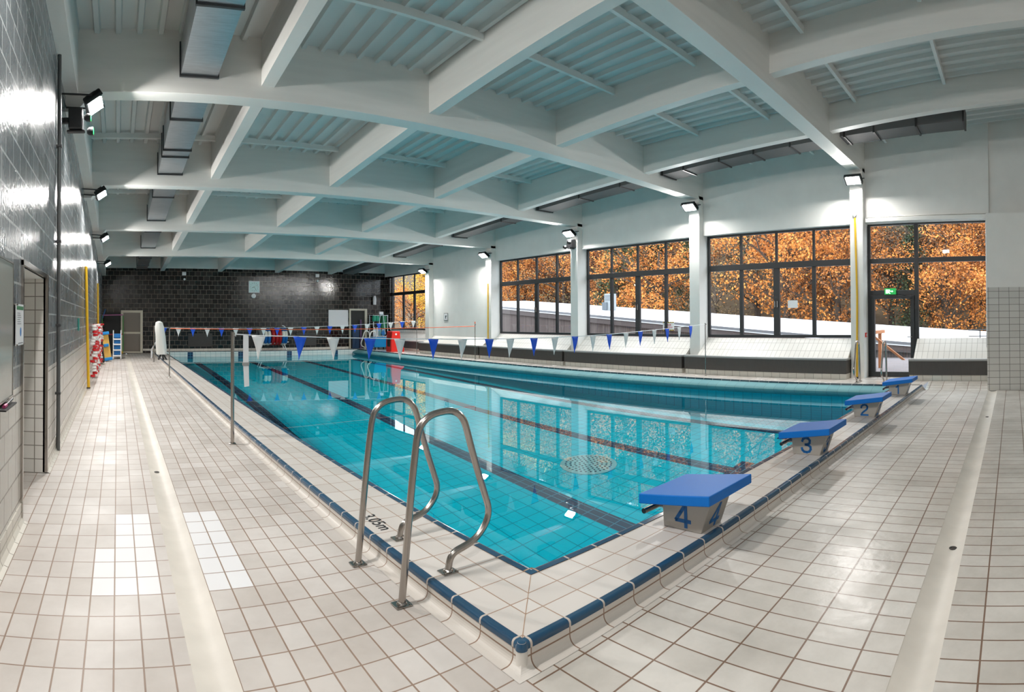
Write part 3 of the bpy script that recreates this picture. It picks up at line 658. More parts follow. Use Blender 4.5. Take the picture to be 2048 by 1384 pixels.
def warn_sign():
    root = empty('warning_sign', 'white warning sheet with yellow black border stuck to the window glass', 'sign', (XWIN - .006, 7.05, 1.28))
    b = MB(); b.box(0, .003, -.2, .2, -.13, .13); b.build('sheet', WPLAS, root)
    for sgn in (-1, 1):
        b = MB(); b.box(-.002, 0, -.2, .2, sgn * .13 - (.03 if sgn > 0 else 0), sgn * .13 + (0 if sgn > 0 else .03)); st = b.build('hazard_border', mat('hazard yellow', (226, 190, 60), .5), root)
        b = MB()
        for k in range(5): b.prism([(-.19 + k * .08, sgn * .115 - .014), (-.155 + k * .08, sgn * .115 - .014), (-.14 + k * .08, sgn * .115 + .014), (-.175 + k * .08, sgn * .115 + .014)], 'x', -.004, -.002)
        b.build('stripes', BLACKP, st)
    rm = mat('red print', (190, 50, 70), .5)
    text_obj('lettering', 'ISSUE', .075, onwin(0, .04, -.004), rm, root, .001); text_obj('lettering', 'DE SECOURS', .055, onwin(0, -.04, -.004), rm, root, .001)
warn_sign()
b = MB(); b.box(XWIN - .006, XWIN - .002, 2.96, 3.24, 1.76, 1.96); tag(b.build('paper_notice', WPLAS), 'blank white paper notice taped on the middle window pane', 'notice')
root = empty('fire_alarm_button', 'small red fire alarm call point on the pier beside the glazed door', 'alarm', (XWIN - .3, 1.05, 1.06)); b = MB(); b.box(-.05, .05, -.03, -.001, -.055, .055); b.build('call_box', RED, root, bevel=.005); b = MB(); b.box(-.025, .025, -.034, -.03, -.025, .025); b.build('glass_window', WPLAS, root)
root = empty('notice_frame', 'small white framed notice on the plain wall between far columns', 'notice', (XWALL, 18.5, 1.65)); b = MB(); b.box(-.02, -.001, -.16, .16, -.17, .17); b.build('frame', GREYT, root, bevel=.003); b = MB(); b.box(-.024, -.02, -.13, .13, -.14, .14); b.build('sheet', WPLAS, root); b = MB(); b.box(-.027, -.024, -.02, .03, -.08, .06); b.box(-.027, -.024, -.08, .03, .02, .05); b.build('print_mark', BLACKP, root)
# yellow poles
def pole(pts, r, lb, m=YEL, nm='yellow_pole', cat='pole'):
    root = empty(nm, lb, cat, pts[0]); o = Vector(pts[0]); b = MB(); b.tube([Vector(p) - o for p in pts], r, 10); b.build('shaft', m, root, smooth=True)
    b = MB(); e = Vector(pts[-1]) - o; b.tube([e, e + Vector((0, 0, -.03))], r * 1.3, 10); b.build('end_cap', BLACKP, root, smooth=True); return root
pole([(XCOL - .02, 15.12, 2.92), (XCOL - .03, 15.12, .55)], .022, 'yellow pole leaning on the fourth window-side column')
pole([(XCOL - .03, 1.24, 3.93), (XCOL - .04, 1.2, 2.0), (XCOL - .05, 1.22, .04)], .024, 'long yellow pole hanging from a hook on the nearest column')
b = MB(); b.lathe([(.001, -.03), (.06, -.02), (.065, 0)], (XCOL, 1.26, 4.03), 18, axis='x'); b.tube([(XCOL - .03, 1.3, 4.1), (XCOL - .06, 1.26, 4.0), (XCOL - .05, 1.24, 3.95)], .01, 8); tag(b.build('wall_hook', WPLAS, smooth=True), 'white hook plate at the top of the nearest column', 'hook')
pole([(XL + .04, 10.6, 2.74), (XL + .06, 10.8, 1.4), (XL + .09, 11.0, -.1)], .035, 'nearest yellow pole standing against the left wall')
pole([(XL + .05, 18.2, 2.84), (XL + .07, 18.3, .2)], .035, 'farther yellow pole on the left wall behind the lane ropes')

# ------------------------------------------------------------------ starting blocks
GLY = {'1': [[(.18, .78), (.3, .82), (.42, 1)], [(.45, 1), (.45, 0)]],
       '2': [[(.02, .7), (.06, .86), (.2, .97), (.38, 1), (.56, .94), (.64, .8), (.62, .64), (.5, .5), (.3, .36), (.12, .2), (.04, .05)], [(0, .02), (.68, .02)]],
       '3': [[(.03, .76), (.1, .92), (.28, 1), (.48, .97), (.6, .84), (.58, .66), (.44, .55), (.26, .53)], [(.3, .53), (.5, .5), (.64, .38), (.66, .22), (.56, .07), (.36, 0), (.16, .03), (.04, .14), (0, .27)]],
       '4': [[(.52, 0), (.52, 1)], [(.5, 1), (.26, .64), (0, .27)], [(0, .25), (.74, .25)]]}
def glyph(num, h, M, parent):
    b = MB(); wd = h * .17
    for st in GLY[num]:
        for (x0, y0), (x1, y1) in zip(st[:-1], st[1:]):
            a = Vector(((x0 - .35) * h, (y0 - .5) * h)); c = Vector(((x1 - .35) * h, (y1 - .5) * h)); d = (c - a).normalized() * wd * .33; n = Vector((-d.y, d.x)).normalized() * wd / 2; a -= d; c += d
            q = [a - n, c - n, c + n, a + n]; v = [M @ Vector((p.x, p.y, z)) for z in (0, .0015) for p in q]; b.add(v, [(4, 5, 6, 7), (0, 1, 5, 4), (1, 2, 6, 5), (2, 3, 7, 6), (3, 0, 4, 7)])
    return b.build('numeral', NUM, parent)
def starting_block(num, xc, lb):
    root = empty('starting_block', lb, 'starting block', (xc, -.34, 0), 0, 'starting blocks')
    def ring(x0, x1, y0, y1, z): return [(x0, y0, z), (x1, y0, z), (x1, y1, z), (x0, y1, z)]
    b = MB(); v = ring(-.14, .14, -.16, .155, .0) + ring(-.145, .145, -.245, .165, .235)
    b.add(v, [(0, 1, 5, 4), (1, 2, 6, 5), (2, 3, 7, 6), (3, 0, 4, 7), (4, 5, 6, 7), (0, 3, 2, 1)]); b.build('pedestal', STEELB, root, bevel=.006)
    b = MB(); t = .07; zf_, zr = .255, .33
    v = [(-.31, .25, zf_), (.31, .25, zf_), (.31, -.33, zr), (-.31, -.33, zr)]; v = [(x, y, z - t) for x, y, z in v] + v
    b.add(v, [(0, 1, 2, 3), (4, 7, 6, 5), (0, 4, 5, 1), (1, 5, 6, 2), (2, 6, 7, 3), (3, 7, 4, 0)])
    b.build('platform', BLUE, root, bevel=.008, seg=3)
    b = MB(); b.tube([(-.27, .235, .125), (.27, .235, .125)], .02, 14)
    for x in (-.09, .09): b.tube([(x, .15, .125), (x, .23, .125)], .014, 10)
    g = b.build('backstroke_grip', STEEL, root, smooth=True)
    for x in (-.272, .27): e = MB(); e.tube([(x, .235, .125), (x + .003, .235, .125)], .017, 12); e.build('open_end', BLACKP, g)
    glyph(num, .155, basis((0, -1, 0), (-.02, 0, 1), (-1, 0, -.02), (-.1425, -.01, .105)), root)
    sl = .085 / .235
    glyph(num, .155, basis((1, 0, 0), (0, -sl, 1), (0, -1, -sl), (0, -.1605 - .1 * sl, .1)), root)
STEELB = mat('block steel', (176, 171, 163), .42, .45, noise=(3, .05, (1, 1, 1)))
for num, k, pos in (('4', 0, 'nearest to the camera'), ('3', 1, 'second from the pool corner'), ('2', 2, 'third from the pool corner'), ('1', 3, 'farthest, by the window deck')):
    starting_block(num, 1.235 + 2.44 * k, 'blue topped steel starting block numbered %s, %s' % (num, pos))

# ------------------------------------------------------------------ grab rails
def bend(pts, r, n=6):
    """round the corners of a polyline"""
    pts = [Vector(p) for p in pts]; out = [pts[0]]
    for a, b_, c in zip(pts[:-2], pts[1:-1], pts[2:]):
        d1 = (a - b_); d2 = (c - b_); q = min(r, d1.length * .49, d2.length * .49); p1 = b_ + d1.normalized() * q; p2 = b_ + d2.normalized() * q
        for k in range(n + 1):
            t = k / n; out.append(p1 * (1 - t) ** 2 + b_ * 2 * t * (1 - t) + p2 * t * t)
    out.append(pts[-1]); return out
def grab_rail(x0, y, z0, prof, lb, grp, flip=1, fl=True, m=STEEL, r=.021):
    root = empty('grab_rail', lb, 'handrail', (x0, y, z0), 0, grp)
    pts = bend([(flip * (px - prof[0][0]), 0, pz - z0) for px, pz in prof], .13, 8)
    b = MB(); b.tube(pts, r, 14); b.build('rail_tube', m, root, smooth=True)
    for p in (pts[0], pts[-1]):
        b = MB(); b.box(p.x - .05, p.x + .05, p.y - .042, p.y + .042, p.z, p.z + .008); b.lathe([(.032, .008), (.024, .02)], (p.x, p.y, p.z), 16); f = b.build('flange', m, root, bevel=.002)
        for sx in (-1, 1): c = MB(); c.lathe([(.007, .008), (.007, .013)], (p.x + sx * .038, p.y - .028, p.z), 8); c.build('bolt', m, f)
RP = [(-.73, ZF), (-.655, .62), (-.61, .93), (-.32, .96), (-.22, .62), (-.10, .28), (-.2, .15), (-.40, .1), (-.42, 0)]
grab_rail(-.73, .27, ZF, RP, 'near steel grab rail loop at the front pool corner', 'grab rails at the front corner')
grab_rail(-.73, .87, ZF, RP, 'second steel grab rail loop behind the nearest one', 'grab rails at the front corner')
RF = [(.62, 0), (.58, .62), (.55, .93), (.30, .96), (.2, .62), (.08, .3), (.14, .16), (.3, .1), (.34, 0)]
for (y, lb) in ((1.0, 'steel grab rail on the window side deck, left of the two'), (.36, 'steel grab rail on the window side deck beside starting block 1')):
    grab_rail(10.0 + .62, y, 0, [(10 + a, z) for a, z in RF], lb, 'grab rails on the window side')
for (y, lb) in ((24.6, 'white grab rail at the far right pool corner, left of the pair'), (23.8, 'white grab rail at the far right pool corner, right of the pair')):
    grab_rail(10.0 + .62, y, 0, [(10 + a, z) for a, z in RF], lb, 'white grab rails at the far corner', m=mat('white tube', (222, 220, 212), .35), r=.028)
# depth text on the curb
text_obj('depth_marking', '3.05m', .14, basis((0, -1, 0), (1, 0, 0), (0, 0, 1), (-.42, 1.23, .001)), mat('black print', (25, 25, 28), .5), None, .0006)
tag(bpy.data.objects['depth_marking'], 'black 3.05m depth lettering on the pool curb tile', 'lettering')

# ------------------------------------------------------------------ backstroke flag lines
def pennant(x, y, z, wd, ht, m, lb, grp, tw=0.0):
    b = MB(); n = 8; v = []; f = []
    for k in range(n + 1):
        t = k / n; hw = wd / 2 * ((1 - t) ** 1.35 * .96 + .02); zz = -ht * t; dx = tw * t * t
        for s_ in (-1, -.33, .33, 1):
            v.append((x + s_ * hw + dx, y + .012 * math.sin(s_ * 2 + t * 5) * (1 - t * .5), z + zz + (.0 if t else .004)))
    for k in range(n):
        for j in range(3): f.append((k * 4 + j, k * 4 + j + 1, k * 4 + j + 5, k * 4 + j + 4))
    b.add(v, f); o = b.build('pennant', m, smooth=True); s_ = o.modifiers.new('thick', 'SOLIDIFY'); s_.thickness = .002
    tag(o, lb, 'flag', grp)
def ordi(n): return ['first', 'second', 'third', 'fourth', 'fifth', 'sixth', 'seventh', 'eighth', 'ninth', 'tenth', 'eleventh', 'twelfth', 'thirteenth', 'fourteenth', 'fifteenth', 'sixteenth', 'seventeenth', 'eighteenth', 'nineteenth', 'twentieth'][n]
NF = [(-.425, 1.287), (.155, 1.269), (.642, 1.25), (1.215, 1.232), (1.706, 1.214), (2.296, 1.203), (2.844, 1.185), (3.391, 1.178), (3.847, 1.17), (4.403, 1.168), (4.927, 1.168), (5.476, 1.172), (5.997, 1.178), (6.509, 1.187), (7.076, 1.205), (7.597, 1.225), (8.137, 1.246), (8.675, 1.265), (9.208, 1.29), (9.755, 1.315)]
def cord(pts, r, m, lb, nm='flag_line', cat='rope'):
    b = MB(); b.tube(pts, r, 6); tag(b.build(nm, m, smooth=True), lb, cat)
def ny(x): return 4.71 + (x + .8) * .39 / 11.3
cord([(-.735, ny(-.735), 1.31)] + [(x, ny(x), z + .003) for x, z in NF] + [(10.49, 5.1, 1.345)], .006, WPLAS, 'white cord of the near flag line across the pool')
for k, (x, z) in enumerate(NF):
    wh = k % 2 == 0
    pennant(x, ny(x), z, .205, .31, FLAGW if wh else FLAGB, '%s triangular pennant, %s from the left post on the near flag line' % ('white' if wh else 'blue', ordi(k)), 'pennants on the near flag line', tw=random.uniform(-.025, .025))
FX = [(-.45 + .573 * k, 1.19 + .0016 * (k - 5) ** 2 * (.6 if k < 5 else .9)) for k in range(20)]
def fy(x): return 19.7
cord([(-.83, fy(0), 1.27)] + [(x, fy(x), z + .003) for x, z in FX] + [(10.58, fy(0), 1.40)], .008, WPLAS, 'white cord of the far flag line across the pool')
for k, (x, z) in enumerate(FX):
    wh = k % 2 == 1
    pennant(x, fy(x), z, .26, .34, FLAGW if wh else FLAGB, '%s small pennant, %s from the left on the far flag line' % ('white' if wh else 'blue', ordi(k)), 'pennants on the far flag line')
def post(x, y, z0, z1, lb, r=.016, m=STEEL, hook=True, tip=None):
    root = empty('steel_post', lb, 'post', (x, y, z0)); b = MB(); b.tube([(0, 0, 0), (0, 0, z1 - z0)], r, 14); b.build('post_tube', m, root, smooth=True)
    b = MB(); b.lathe([(r * 2, 0), (r * 2, .008), (r * 1.3, .02)], (0, 0, 0), 16); b.build('base_ring', m, root, smooth=True)
    if hook:
        b = MB(); b.lathe([(.012, -.03), (.022, -.02), (.022, .01)], (.02, 0, z1 - z0 - .03), 12, axis='x'); b.build('eyelet', m, root, smooth=True)
    if tip: b = MB(); b.tube([(0, 0, z1 - z0), (0, 0, z1 - z0 + .08)], r * 1.1, 10); b.build('tip', tip, root, smooth=True)
post(-.78, 4.71, ZF, 1.34, 'thick steel post carrying the near flag line on the left', .024)
post(10.51, 5.1, 0, 1.38, 'thin steel post carrying the near flag line on the window side', .013)
post(10.62, 19.7, 0, 1.45, 'thin steel post carrying the far flag line on the window side', .014, hook=False)
post(-.84, 19.7, ZF, 1.3, 'thin steel post beside the white covered hoist', .02, hook=False)
post(-.80, 13.5, ZF, 1.3, 'steel post holding the left end of the orange rope', .018)
post(10.6, 15.2, 0, 1.36, 'steel post with orange tip at the right end of the orange rope', .016, tip=ORANGE)
cord([(-.8 + 11.4 * k / 12, 13.5 + 1.7 * k / 12, 1.265 - .05 * math.sin(PI * k / 12)) for k in range(13)], .012, ORANGE, 'orange false start rope stretched across the far part of the pool', 'orange_rope')
# white strap hanging by the near left post
root = empty('hanging_strap', 'white webbing strap hanging beside the near left post', 'strap', (-.6, 4.72, 1.3)); b = MB(); b.add([(-.035, 0, 0), (.035, 0, -.01), (.04, .01, -.35), (-.035, .01, -.35), (-.02, .0, -.68), (.045, .0, -.67)], [(0, 1, 2, 3), (3, 2, 5, 4)]); o = b.build('webbing', WPLAS, root); s_ = o.modifiers.new('t', 'SOLIDIFY'); s_.thickness = .006
b = MB(); b.box(-.045, .045, -.012, .012, -.40, -.36); b.build('buckle', GREYT, root, bevel=.004)

# ------------------------------------------------------------------ far left equipment
def hoist():
    root = empty('covered_hoist', 'tall stand under a white tarpaulin cover at the far left pool corner', 'hoist', (-.56, 19.2, 0))
    b = MB(); n = 20; prof = [(.19, .2), (.20, .5), (.19, .9), (.17, 1.25), (.13, 1.42), (.05, 1.47), (.001, 1.475)]
    v = []; f = []
    for (r, z) in prof:
        for k in range(n):
            a = 2 * PI * k / n; q = r * (1 + .09 * math.sin(5 * a + z * 2)); v.append((q * math.cos(a) - .12 * z / 1.4, q * .8 * math.sin(a), z))
    for i in range(len(prof) - 1):
        for k in range(n): f.append((i * n + k, i * n + (k + 1) % n, (i + 1) * n + (k + 1) % n, (i + 1) * n + k))
    b.add(v, f); b.build('cover', mat('white tarpaulin', (222, 224, 220), .55), root, smooth=True)
    b = MB()
    for k in range(5):
        a = 2 * PI * k / 5; b.tube([(0, 0, .3), (.17 * math.cos(a), .17 * math.sin(a), .0)], .03, 8)
    b.build('base', BLACKP, root, smooth=True)
hoist()
root = empty('low_handrail', 'short sloping steel handrail at the far left curb', 'handrail', (-.8, 21.9, ZF)); b = MB(); b.tube(bend([(0, 0, 0), (0, 0, .35), (.28, -.8, .95), (.3, -1.0, .9), (.3, -1.0, .14)], .08), .035, 10); b.build('rail_tube', WPLAS, root, smooth=True)
# bundles of red/white lane rope hung on the left wall
def lane_rope(y, seed, x=XL + .1, z1=1.36):
    rnd = random.Random(seed); root = empty('lane_rope', '', 'lane rope', (x, y, z1), 0, 'red and white lane ropes hung on the left wall')
    root['label'] = 'bundle of red and white lane rope discs hanging on the left wall'
    RW = (mat('red disc', (196, 24, 30), .35), mat('white disc', (230, 230, 228), .35))
    for s_ in (0, 1):
        b = MB(); z = -.02; c = 0
        b.tube([(0, s_ * .11, 0), (.05, s_ * .11 + .02, -1.35)], .012, 6, mt=RW[1])
        while z > -1.42:
            m_ = RW[(int(-z / .17) + s_ + seed) % 2] if rnd.random() < .8 else RW[rnd.randint(0, 1)]
            cx, cy = .04 + rnd.uniform(-.03, .05), s_ * .13 + rnd.uniform(-.03, .03)
            b.lathe([(.02, -.035), (.065, -.03), (.07, 0), (.065, .03), (.02, .035)], (cx, cy, z), 10, mt=m_); z -= .078
        b.build('float_discs', None, root, smooth=True)
for k in range(6): lane_rope(12.6 + 1.35 * k, 3 + k)
def spineboard():
    root = empty('spine_board', 'yellow rescue spine board leaning against the left wall', 'board', (-2.66, 20.2, ZF), math.radians(10))
    M = Matrix.Rotation(math.radians(-8), 4, 'Y')
    b = MB(); b.obox(M @ Matrix.Translation((0, 0, .58)), .34, .06, 1.12); b.build('board', mat('yellow board', (222, 176, 84), .5), root, bevel=.03)
    for z in (1.1, .62, .07):
        b = MB(); b.obox(M @ Matrix.Translation((.02, -.05, z)), .36 if z != .62 else .2, .1, .12); b.build('foam_pad', mat('blue foam', (30, 132, 200), .7), root, bevel=.02)
    b = MB(); b.obox(M @ Matrix.Translation((-.2, -.06, .48)), .05, .05, .98); b.build('side_frame', YEL, root)
spineboard()
b = MB(); b.obox(Matrix.Translation((-2.84, 19.0, .33)) @ Matrix.Rotation(-.12, 4, 'Y'), .1, .5, .85); tag(b.build('black_bag', mat('black cloth', (32, 30, 30), .8), bevel=.04), 'black bag standing against the left wall behind the lane ropes', 'bag')
def rack():
    root = empty('white_rack', 'white rack holding blue blocks beside the yellow board', 'rack', (-2.28, 21.4, ZF)); WT = WPLAS
    for x in (-.16, .16):
        b = MB(); b.tube([(x, 0, 0), (x, 0, 1.2)], .022, 8); b.build('upright', WT, root, smooth=True)
    for z in (.12, .36, .6, .82):
        b = MB(); b.tube([(-.16, 0, z), (.16, 0, z)], .03, 8); b.build('rung', WT, root, smooth=True)
    BF = mat('blue kickboard', (20, 108, 176), .6)
    for k, z in enumerate((.14, .38, .62, .85)):
        c = MB(); c.box(-2.41, -2.13, 21.45, 21.75, ZF + z + .02, ZF + z + .2); tag(c.build('blue_float', BF, bevel=.02), 'blue foam float on the white rack, %s from the floor' % ordi(k), 'float', 'blue floats on the white rack')
rack()
# coloured noodle frame
root = empty('noodle_frame', 'rectangular frame of thin green and pink noodles before the black wall', 'frame', (-2.5, 24.8, ZF))
for nm, pts, c in (('green_upright', [(-.5, 0, .3), (-.5, 0, 1.85)], (66, 130, 66)), ('green_upright', [(.5, 0, .1), (.5, 0, 1.85)], (96, 160, 70)), ('pink_bar', [(-.5, 0, 1.86), (.5, 0, 1.88)], (176, 106, 150)), ('red_bar', [(-.3, 0, .93), (.5, 0, .95)], (170, 40, 60)), ('yellow_bar', [(.0, 0, .08), (.5, 0, .08)], (204, 168, 60)), ('blue_stub', [(-.5, 0, 1.7), (-.35, 0, 2.15)], (30, 90, 150))):
    b = MB(); b.tube(pts, .028 if nm != 'yellow_bar' else .07, 8); b.build(nm, mat(nm, c, .6), root, smooth=True)
# trolley with coloured ring floats
def trolley():
    root = empty('float_trolley', 'white wheeled trolley frame carrying swim rings by the black wall', 'trolley', (5.5, 25.25, 0))
    for y in (-.2, .2): b = MB(); b.tube([(-.75, y, .3), (.78, y, .42)], .03, 8); b.build('rail', WPLAS, root, smooth=True)
    for x in (-.68, .62):
        
        for y in (-.2, .2): b = MB(); b.tube([(x - .08, y, .34), (x + .04, y, .02)], .025, 8); b.build('leg', WPLAS, root, smooth=True)
    b = MB(); b.tube(bend([(.62, 0, .4), (.66, 0, 1.2), (.5, 0, 1.25)], .1), .02, 8); b.build('handle', WPLAS, root, smooth=True)
    B_, R_, W_ = mat('ring blue', (10, 92, 164), .5), mat('ring red', (170, 20, 22), .5), mat('ring white', (222, 220, 210), .5)
    for k, (x, c, nm) in enumerate(((-.72, 'g', 'grey'), (-.45, 'b', 'blue and white'), (-.27, 'b', 'blue and white'), (-.06, 'r', 'red'), (.13, 'r', 'red'), (.3, 'r', 'red'), (.46, 'b', 'blue and white'), (.6, 'b', 'blue and white'))):
        # ring standing on edge, its axis along X
        bb = MB(); n = 28; Rr, rr = .37, .085; v = []; f = []
        for i in range(n):
            a = 2 * PI * i / n
            for j in range(10):
                t = 2 * PI * j / 10; q = Rr + rr * math.cos(t); v.append((5.5 + x + rr * math.sin(t), 25.25 + q * math.cos(a), .70 + q * math.sin(a)))
        for i in range(n):
            for j in range(10): f.append((i * 10 + j, i * 10 + (j + 1) % 10, ((i + 1) % n) * 10 + (j + 1) % 10, ((i + 1) % n) * 10 + j))
        ms = {'g': (mat('ring grey', (110, 108, 106), .6),) * 2, 'b': (B_, W_), 'r': (R_, R_)}[c]
        for fi, face in enumerate(f): pass
        bb.add(v, []); bb.mats = list(dict.fromkeys(ms))
        for fi, face in enumerate(f):
            seg = (fi // 10) * 8 // n
            bb.f.append(face); bb.uv.append(None); bb.mi.append(1 if len(bb.mats) > 1 and seg % 2 else 0)
        tag(bb.build('swim_ring', None, smooth=True), '%s swim ring on the trolley, %s from the left' % (nm, ordi(k)), 'ring', 'swim rings on the trolley')
trolley()
# far right corner: equipment cart, bin, red box
def cart():
    root = empty('mesh_cart', 'tall cart of white tubes with green netting above the blue bin', 'cart', (11.3, 24.97, .55)); WT = WPLAS
    for (x, y) in ((-.42, -.25), (.42, -.25), (-.42, .25), (.42, .25)):
        b = MB(); b.tube([(x, y, -.5), (x, y, 1.25)], .02, 8); b.build('upright', WT, root, smooth=True)
    b = MB()
    for z in (.1, 1.22): b.tube([(-.42, -.25, z), (.42, -.25, z), (.42, .25, z), (-.42, .25, z), (-.42, -.25, z)], .016, 8)
    b.build('rail', WT, root, smooth=True)
    b = MB(); b.box(.1, .4, -.2, .2, .5, 1.2); b.build('green_net', mat('green net', (40, 120, 80), .7), root, bevel=.05)
    for x in (-.3, -.12):
        b = MB(); b.lathe([(.001, 0), (.1, .05), (.12, .2), (.08, .32), (.001, .34)], (x - .1, -.28, .88), 12); b.build('green_bag', mat('teal bag', (20, 140, 110), .6), root, smooth=True)
    b = MB(); b.box(-.1, .14, -.3, -.22, 1.28, 1.42); b.build('label_card', WT, root)
    b = MB(); b.tube(bend([(-.2, -.3, .2), (-.05, -.3, 1.25), (.12, -.3, 1.3), (.25, -.3, .2)], .15), .022, 8); b.build('hoop', mat('pale hoop', (190, 210, 214), .5), root, smooth=True)
    for k, (x, c) in enumerate(((-.3, (196, 210, 214)), (-.14, (225, 225, 222)), (.02, (120, 170, 170)), (.2, (150, 190, 220)))):
        b = MB(); b.lathe([(.001, 0), (.07, 0), (.075, .3), (.05, .45), (.001, .47)], (x, -.1, .12), 10); b.build('bottle', mat('bottle %d' % k, c, .4), root, smooth=True)
    b = MB(); b.obox(basis((.7, 0, .7), (0, 1, 0), (-.7, 0, .7), (.14, -.3, .28)), .22, .03, .22); b.build('blue_paddle', mat('paddle blue', (10, 100, 160), .5), root)
cart()
def bin_():
    root = empty('blue_bin', 'bright blue plastic bin on a low stand in the far right corner', 'bin', (10.82, 23.9, 0)); m_ = mat('cyan bin', (0, 128, 190), .4)
    b = MB(); r = lambda a, c, z: [(-a, -c, z), (a, -c, z), (a, c, z), (-a, c, z)]; v = r(.40, .27, .13) + r(.48, .33, .6); b.add(v, [(0, 3, 2, 1), (0, 1, 5, 4), (1, 2, 6, 5), (2, 3, 7, 6), (3, 0, 4, 7), (4, 5, 6, 7)]); b.build('tub', m_, root, bevel=.015)
    b = MB(); b.box(-.5, .5, -.35, .35, .6, .63); b.build('lid', m_, root, bevel=.01)
    for (x, y) in ((-.34, -.22), (.34, -.22), (-.34, .22), (.34, .22)):
        b = MB(); b.lathe([(.03, 0), (.03, .14)], (x, y, 0), 10); b.build('wheel', BLACKP, root)
bin_()
def redbox():
    root = empty('red_chair', 'bright red moulded plastic seat near the far right pool corner', 'seat', (10.6, 21.75, 0)); 
    b = MB(); b.prism([(-.36, 0), (.36, 0), (.36, .2), (.18, .34), (.12, .98), (-.30, .98), (-.36, .5)], 'y', -.28, .28); b.build('shell', RED, root, bevel=.03)
    b = MB(); b.box(-.37, -.355, -.16, .12, .25, .68); b.build('recess', BLACKP, root)
    b = MB(); b.lathe([(.001, -.012), (.05, -.01), (.05, .0)], (-.1, -.28, .84), 14, axis='y'); b.build('round_badge', WPLAS, root, smooth=True)
redbox()

# ------------------------------------------------------------------ left wall fittings
def downpipe():
    root = empty('down_pipe', 'slim grey pipe running full height down the left wall', 'pipe', (XL + .035, 4.55, -.14)); b = MB(); b.tube([(0, 0, 0), (0, 0, 5.1)], .026, 12); b.build('pipe_tube', mat('grey pipe', (96, 98, 98), .4, .5), root, smooth=True)
    for z in (1.55, 2.6, .7, 3.8):
        b = MB(); b.box(-.036, .032, -.036, .036, z, z + .03); b.build('pipe_clip', mat('dark clip', (56, 56, 58), .4), root, bevel=.003)
downpipe()
def notice():
    root = empty('safety_notice', 'white notice with green header on the left wall beside the doorway', 'notice', (XL + .02, 1.68, 1.45))
    b = MB(); b.box(-.019, .0, -.17, .17, -.15, .15); b.build('backing', BLACKP, root)
    b = MB(); b.box(.012, .018, -.15, .18, -.155, .155); b.build('sheet', WPLAS, root)
    b = MB(); b.box(.018, .0195, -.13, .16, .112, .14); b.build('header', mat('green header', (30, 110, 64), .5), root)
    b = MB(); b.lathe([(.001, .0195), (.035, .018)], (0, .045, -.055), 18, axis='x'); b.build('blue_symbol', mat('blue sign', (20, 110, 180), .5), root)
    b = MB()
    for k in range(6): b.box(.018, .019, -.1, .02 + .02 * (k % 3), .085 - .016 * k, .089 - .016 * k)
    b.box(.018, .019, -.06, .14, -.142, -.136); b.build('text_lines', mat('grey print', (90, 92, 96), .6), root)
    for yy in (-.14, .17):
        for zz in (-.148, .148): c = MB(); c.lathe([(.006, 0), (.006, .03)], (0, yy, zz), 8, axis='x'); c.build('standoff', STEEL, root)
notice()
root = empty('wall_board', 'pale glossy board on the left wall cut off by the picture edge', 'board', (XL + .01, .4, 1.42)); b = MB(); b.box(-.009, .03, -1.2, .98, -.46, .46); b.build('panel', mat('glossy board', (168, 170, 164), .12), root, bevel=.004)
b = MB()
for zz in (-.47, .46): b.box(0, .034, -1.2, .99, zz, zz + .012)
b.box(0, .034, .98, .992, -.47, .472); b.build('rim', STEEL, root)
root = empty('marker_pen', 'dark pen with pink cap lying on a bracket under the wall board', 'pen', (XL + .06, 1.1, .935)); b = MB(); b.tube([(0, -.05, .0), (0, .18, .012)], .008, 8); b.build('barrel', BLACKP, root); b = MB(); b.tube([(0, -.12, 0), (0, -.04, 0)], .012, 8); b.build('cap', mat('pink cap', (170, 60, 110), .4), root)
b = MB(); b.box(XL + .001, XL + .09, .9, 1.28, .915, .925); tag(b.build('pen_ledge', BLACKP), 'small dark ledge bracket under the wall board', 'ledge')
b = MB(); b.box(XL + .001, XL + .03, 8.5, 8.62, 1.29, 1.53); tag(b.build('wall_switch', mat('teal switch', (40, 130, 120), .5), bevel=.005), 'small teal box on the left wall before the yellow pole', 'switch')

# ------------------------------------------------------------------ outside: annex, stairs, hillside and trees
def annex():
    root = empty('annex_building', 'long low annex with white roof and brown timber wall outside the windows', 'building', (20, 10, 0))
    def P(x, y, z): return (x - 20, y - 10, z)
    sl = .0785; e0 = .42
    ez = lambda y: e0 + sl * y - .05; rz = lambda y: .80 + .071 * y
    y0, y1 = -9, 31
    b = MB(); b.face([P(20, y1, ez(y1)), P(20, y0, ez(y0)), P(27, y0, rz(y0)), P(27, y1, rz(y1))]); b.build('roof', mat('white roof sheet', (226, 228, 232), .5, noise=(1.4, .03, (1, 1, 1))), root)
    b = MB()
    for (x, t0, t1, m_) in ((19.96, .0, .12, mat('roof fascia', (120, 122, 126), .4)), (19.93, .12, .16, WPLAS), (19.97, .16, .42, mat('brown fascia', (92, 82, 80), .6))):
        b.add([P(x, y0, ez(y0) - t1), P(x, y1, ez(y1) - t1), P(x, y1, ez(y1) - t0), P(x, y0, ez(y0) - t0), P(20.2, y0, ez(y0) - t1), P(20.2, y1, ez(y1) - t1), P(20.2, y1, ez(y1) - t0), P(20.2, y0, ez(y0) - t0)], [(0, 3, 2, 1), (4, 5, 6, 7), (0, 1, 5, 4), (3, 7, 6, 2)], m_)
    b.build('fascia', None, root)
    BR = tile('brown cladding', (96, 84, 80), (112, 100, 96), (66, 58, 56), .12, 9, .012, off=(0, -3), rough=.7)
    b = MB(); b.face([P(20.1, y1, -3), P(20.1, y0, -3), P(20.1, y0, ez(y0) - .3), P(20.1, y1, ez(y1) - .3)], BR); b.build('wall', None, root)
annex()
